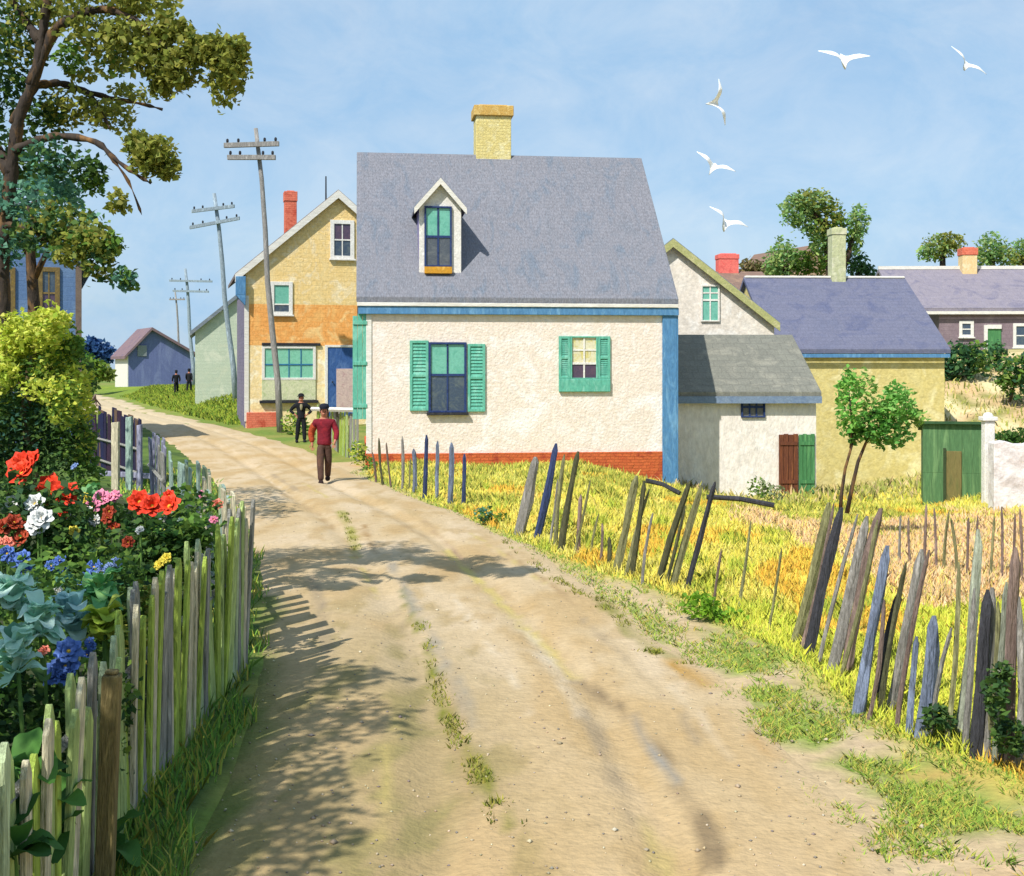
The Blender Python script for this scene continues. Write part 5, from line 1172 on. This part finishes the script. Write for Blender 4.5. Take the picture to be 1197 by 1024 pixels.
M_skin = paint('sunburnt skin', (206, 142, 116), (196, 128, 104), k=.75, speck=.05, bump=.05); M_eyes = paint('dark eyes', (40, 34, 34), k=.7)
def person(label, loc, rz, s, armL, armR, legs, jacket, trousers, cap, hair, shoes, skirt=None, front=None, cap_mat=None, sleeve=None, detail=True, group=None, brim=.0):
    """faces -y; arms: shoulder, elbow, wrist, finger direction; legs: two lists hip, knee, ankle"""
    ch = [[((0, .0, .96), .10), ((0, .01, 1.12), (.11, .08)), ((0, .01, 1.30), (.14, .09)), ((0, .02, 1.42), (.12, .08)), ((0, .015, 1.50), .055), ((0, -.01, 1.555), (.07, .08)), ((0, -.005, 1.63), (.082, .095)), ((0, 0, 1.70), (.07, .085)), ((0, .005, 1.74), (.035, .04))],
          [('@', 5), ((0, -.098, 1.60), .016)]]
    for sx, arm in ((-1, armL), (1, armR)):
        sh, el, wr, fd = [Vector(q) for q in arm]; hd = wr+fd*.09
        ch.append([('@', 3), (tuple(sh), .06), (tuple(el), .045), (tuple(wr), .030), (tuple(wr+fd*.05), (.042, .02)), (tuple(hd), (.04, .018))])
    for hip, kn, an in legs:
        an = Vector(an); ch.append([('@', 0), (hip, .075), (kn, .055), (tuple(an), .042), (tuple(an+Vector((0, -.05, -.05))), .04), (tuple(an+Vector((0, -.16, -.06))), .03)])
    if detail:
        for sx, arm in ((-1, armL), (1, armR)):
            wr, fd = Vector(arm[2]), Vector(arm[3]); side = fd.cross(Vector((0, 1, 0))).normalized() if abs(fd.y) < .9 else Vector((1, 0, 0))
            for k, (off, ln) in enumerate(((-.03, .07), (-.01, .085), (.01, .08), (.03, .06))):
                p = wr+fd*.085+side*off; q = p+fd*ln*.55+side*off*.15; e = q+fd*ln*.4+Vector((0, -.012, 0)); ch.append([(tuple(p), .010), (tuple(q), .0095), (tuple(e), .0075)])
            p = wr+fd*.03-side*.03; ch.append([(tuple(p), .012), (tuple(p-side*.03+fd*.025), .010), (tuple(p-side*.035+fd*.06), .008)])
    body_ = skin_obj('person', ch, M_skin, None, 2)
    tag(body_, label, 'person', group)
    body_.location = loc; body_.rotation_euler = (0, 0, rz); body_.scale = (s, s, s)
    # jacket
    jc = [[((0, .0, .84), (.18, .15)), ((0, .0, .93), (.18, .15)), ((0, .01, 1.08), (.165, .125)), ((0, .01, 1.28), (.195, .135)), ((0, .018, 1.41), (.14, .095)), ((0, .015, 1.47), (.075, .07))]]
    for i, arm in enumerate((armL, armR)):
        sh, el, wr, fd = [Vector(q) for q in arm]; jc.append([('@', 4), (tuple(sh), .085), (tuple(el), .07), (tuple(el.lerp(wr, .92)), .05)])
    j = skin_obj('jacket', jc, jacket, body_)
    if sleeve:
        sh, el, wr, fd = [Vector(q) for q in armL]; skin_obj('sleeve', [[(tuple(sh), .096), (tuple(el), .082), (tuple(el.lerp(wr, .95)), .058)]], sleeve, body_)
    if skirt:
        b = MB(); prof = [(.17, 1.0), (.20, .85), (.24, .55), (.28, .25), (.30, .10), (.27, .10)]
        b.lathe(prof, 18); o = b.build('skirt', skirt, body_, smooth=True); o.scale = (1, .8, 1)
    else:
        tc_ = [[((0, 0, .97), (.155, .125)), ((0, 0, .90), (.165, .13))]]
        for hip, kn, an in legs:
            an = Vector(an); kn = Vector(kn); tc_.append([('@', 1), (hip, .115), (tuple(kn), .088), (tuple(kn.lerp(an, .55)), .078), (tuple(kn.lerp(an, 1.03)), .072)])
        skin_obj('trousers', tc_, trousers, body_)
    for hip, kn, an in legs:
        an = Vector(an); skin_obj('shoe', [[(tuple(an+Vector((0, .045, -.03))), (.066, .075)), (tuple(an+Vector((0, -.06, -.045))), (.068, .066)), (tuple(an+Vector((0, -.22, -.055))), (.058, .045))]], shoes, body_, 1)
    b = MB(); b.lathe([(.085, 1.60), (.098, 1.66), (.09, 1.72), (.05, 1.765), (.01, 1.775)], 14); hr_ = b.build('hair', hair, body_, smooth=True); hr_.location = (0, .028, -.01); hr_.scale = (1, 1.0, 1)
    b = MB(); b.lathe([(.100+brim, 1.690), (.108+brim, 1.705), (.112, 1.72), (.108, 1.76), (.08, 1.80), (.02, 1.815)], 16)
    if brim < .02: b.prism([(-.08, -.09), (.08, -.09), (.055, -.175), (-.055, -.175)], 1.695, 1.71, 'xy')
    c_ = b.build('cap', cap, body_, smooth=True)
    if front: skin_obj('shirt_front', [[((0, -.115, 1.42), (.05, .03)), ((0, -.13, 1.30), (.06, .03)), ((0, -.125, 1.18), (.03, .025))]], front, body_, 1)
    if detail:
        b = MB()
        for sx in (-1, 1): b.lathe([(.002, -.012), (.013, 0), (.002, .012)], 8, M=Matrix.Translation((sx*.032, -.096, 1.632)))
        b.box(-.028, .028, -.102, -.094, 1.560, 1.566); b.build('face_marks', M_eyes, body_)
        for sx in (-1, 1): skin_obj('ear', [[((sx*.084, .01, 1.60), (.012, .02)), ((sx*.09, .012, 1.64), (.012, .02))]], M_skin, body_, 1)
    return body_
C_ = lambda n, c, c2=None: paint(n, c, c2 or tuple(v*.8 for v in c), scale=5, bump=.6, bscale=18, speck=.2, k=.75)
M_red = C_('crimson wool', (158, 40, 50), (128, 34, 48)); M_orsl = C_('orange sleeve', (222, 96, 56)); M_brt = C_('brown trousers cloth', (116, 84, 66), (92, 68, 58)); M_blk = C_('black cloth', (36, 38, 42), (28, 30, 36)); M_capn = C_('navy cap cloth', (44, 48, 64)); M_hairb = C_('dark brown hair', (70, 50, 40)); M_shoe = C_('dark leather', (66, 48, 42)); M_lin = C_('pale linen', (196, 190, 150)); M_grnb = C_('olive black skirt', (44, 52, 36))
pb = P(379, 566, 28.0); pb.z = gz(pb.x, pb.y)+.02
dz = float(ground_z(pb.x, pb.y, True))
person('person in crimson jacket, brown trousers and navy cap walking down the sandy road', (pb.x, pb.y, dz-.005), R(8), 1.0,
       [(-.19, .015, 1.39), (-.30, .12, 1.14), (-.27, .05, .90), (.1, -.25, -.96)], [(.19, .015, 1.39), (.29, -.03, 1.14), (.24, -.20, .96), (-.2, -.3, -.93)],
       [((-.08, 0, .88), (-.085, -.12, .50), (-.07, -.22, .085)), ((.08, 0, .88), (.09, .03, .49), (.075, .26, .14))], M_red, M_brt, M_capn, M_hairb, M_shoe, sleeve=M_orsl)
d = 42.6; pb = P(352, 517, d)
person('person in black with black hat, hands on hips, near the yellow house', (pb.x, d, float(ground_z(pb.x, d, True))), R(12), .93,
       [(-.19, .015, 1.39), (-.40, .05, 1.17), (-.22, -.06, 1.02), (.8, -.1, -.6)], [(.19, .015, 1.39), (.40, .05, 1.17), (.22, -.06, 1.02), (-.8, -.1, -.6)],
       [((-.09, 0, .88), (-.12, -.02, .48), (-.16, -.02, .085)), ((.09, 0, .88), (.11, -.05, .49), (.12, -.10, .085))], M_blk, M_blk, M_blk, M_hairb, M_blk, front=M_lin, brim=.05)
for px, py, d, rz, lb in ((206, 462, 92, R(200), 'left one of the two tiny dark figures walking on the green mound'), (221, 461, 92, R(170), 'right one of the two tiny dark figures, leaning, on the green mound')):
    pb = P(px, py, d)
    person(lb, (pb.x, d, gz(pb.x, d)), rz, 1.0, [(-.19, .015, 1.39), (-.26, .08, 1.14), (-.24, .0, .92), (0, -.2, -.95)], [(.19, .015, 1.39), (.26, -.06, 1.14), (.25, -.14, .94), (0, -.2, -.95)],
           [((-.09, 0, .88), (-.10, -.10, .50), (-.09, -.16, .085)), ((.09, 0, .88), (.10, .06, .49), (.09, .2, .11))], M_blk, M_blk, M_blk, M_blk, M_blk, detail=False)

# ------------------------------------------------------------------ light and sky
EL, AZ = R(49), R(54)
tv = Vector((math.cos(AZ)*math.cos(EL), math.sin(AZ)*math.cos(EL), -math.sin(EL)))     # direction the light travels
sun = bpy.data.lights.new('sun', 'SUN'); sun.energy = 4.2; sun.angle = R(.5); sun.color = (1, .96, .90)
so = bpy.data.objects.new('sun', sun); COL.objects.link(so); so.rotation_euler = tv.to_track_quat('-Z', 'Y').to_euler(); so.location = (-20, -20, 30)
w = bpy.data.worlds.new('World'); scene.world = w; w.use_nodes = True
t = w.node_tree; bg = t.nodes['Background']; L = t.links.new
sky = t.nodes.new('ShaderNodeTexSky'); sky.sky_type = 'NISHITA'; sky.sun_disc = False; sky.sun_elevation = EL; sky.sun_rotation = math.atan2(-tv.x, -tv.y)
sky.air_density = 1.0; sky.dust_density = 1.2; sky.ozone_density = 1.2
L(sky.outputs[0], bg.inputs['Color']); bg.inputs['Strength'].default_value = .11
# thin summer cloud veil: two pale tones mottled together over the clear sky
tc = t.nodes.new('ShaderNodeTexCoord'); mp = t.nodes.new('ShaderNodeMapping'); mp.inputs['Scale'].default_value = (1, 1, 1.5); L(tc.outputs['Generated'], mp.inputs['Vector'])
def wn(sc, det, dis):
    n = t.nodes.new('ShaderNodeTexNoise'); n.inputs['Scale'].default_value = sc; n.inputs['Detail'].default_value = det; n.inputs['Roughness'].default_value = .66; n.inputs['Distortion'].default_value = dis; L(mp.outputs[0], n.inputs['Vector']); return n
nA_ = wn(9, 10, .5); nB_ = wn(3.2, 5, .8)
rp = t.nodes.new('ShaderNodeValToRGB'); e = rp.color_ramp.elements; e[0].position = .32; e[0].color = (.25, .42, .615, 1); e[1].position = .70; e[1].color = (.42, .53, .65, 1); L(nA_.outputs['Fac'], rp.inputs[0])
b2 = t.nodes.new('ShaderNodeBackground'); b2.inputs['Strength'].default_value = 1.0; L(rp.outputs[0], b2.inputs['Color'])
mr = t.nodes.new('ShaderNodeMapRange'); mr.inputs[1].default_value = .3; mr.inputs[2].default_value = .7; mr.inputs[3].default_value = .58; mr.inputs[4].default_value = .92; L(nB_.outputs['Fac'], mr.inputs[0])
mx = t.nodes.new('ShaderNodeMixShader'); L(mr.outputs[0], mx.inputs[0]); L(bg.outputs[0], mx.inputs[1]); L(b2.outputs[0], mx.inputs[2]); L(mx.outputs[0], t.nodes['World Output'].inputs['Surface'])

scene.view_settings.view_transform = 'Standard'; scene.view_settings.look = 'None'; scene.view_settings.exposure = .5; scene.view_settings.gamma = 1
scene.render.engine = 'CYCLES'
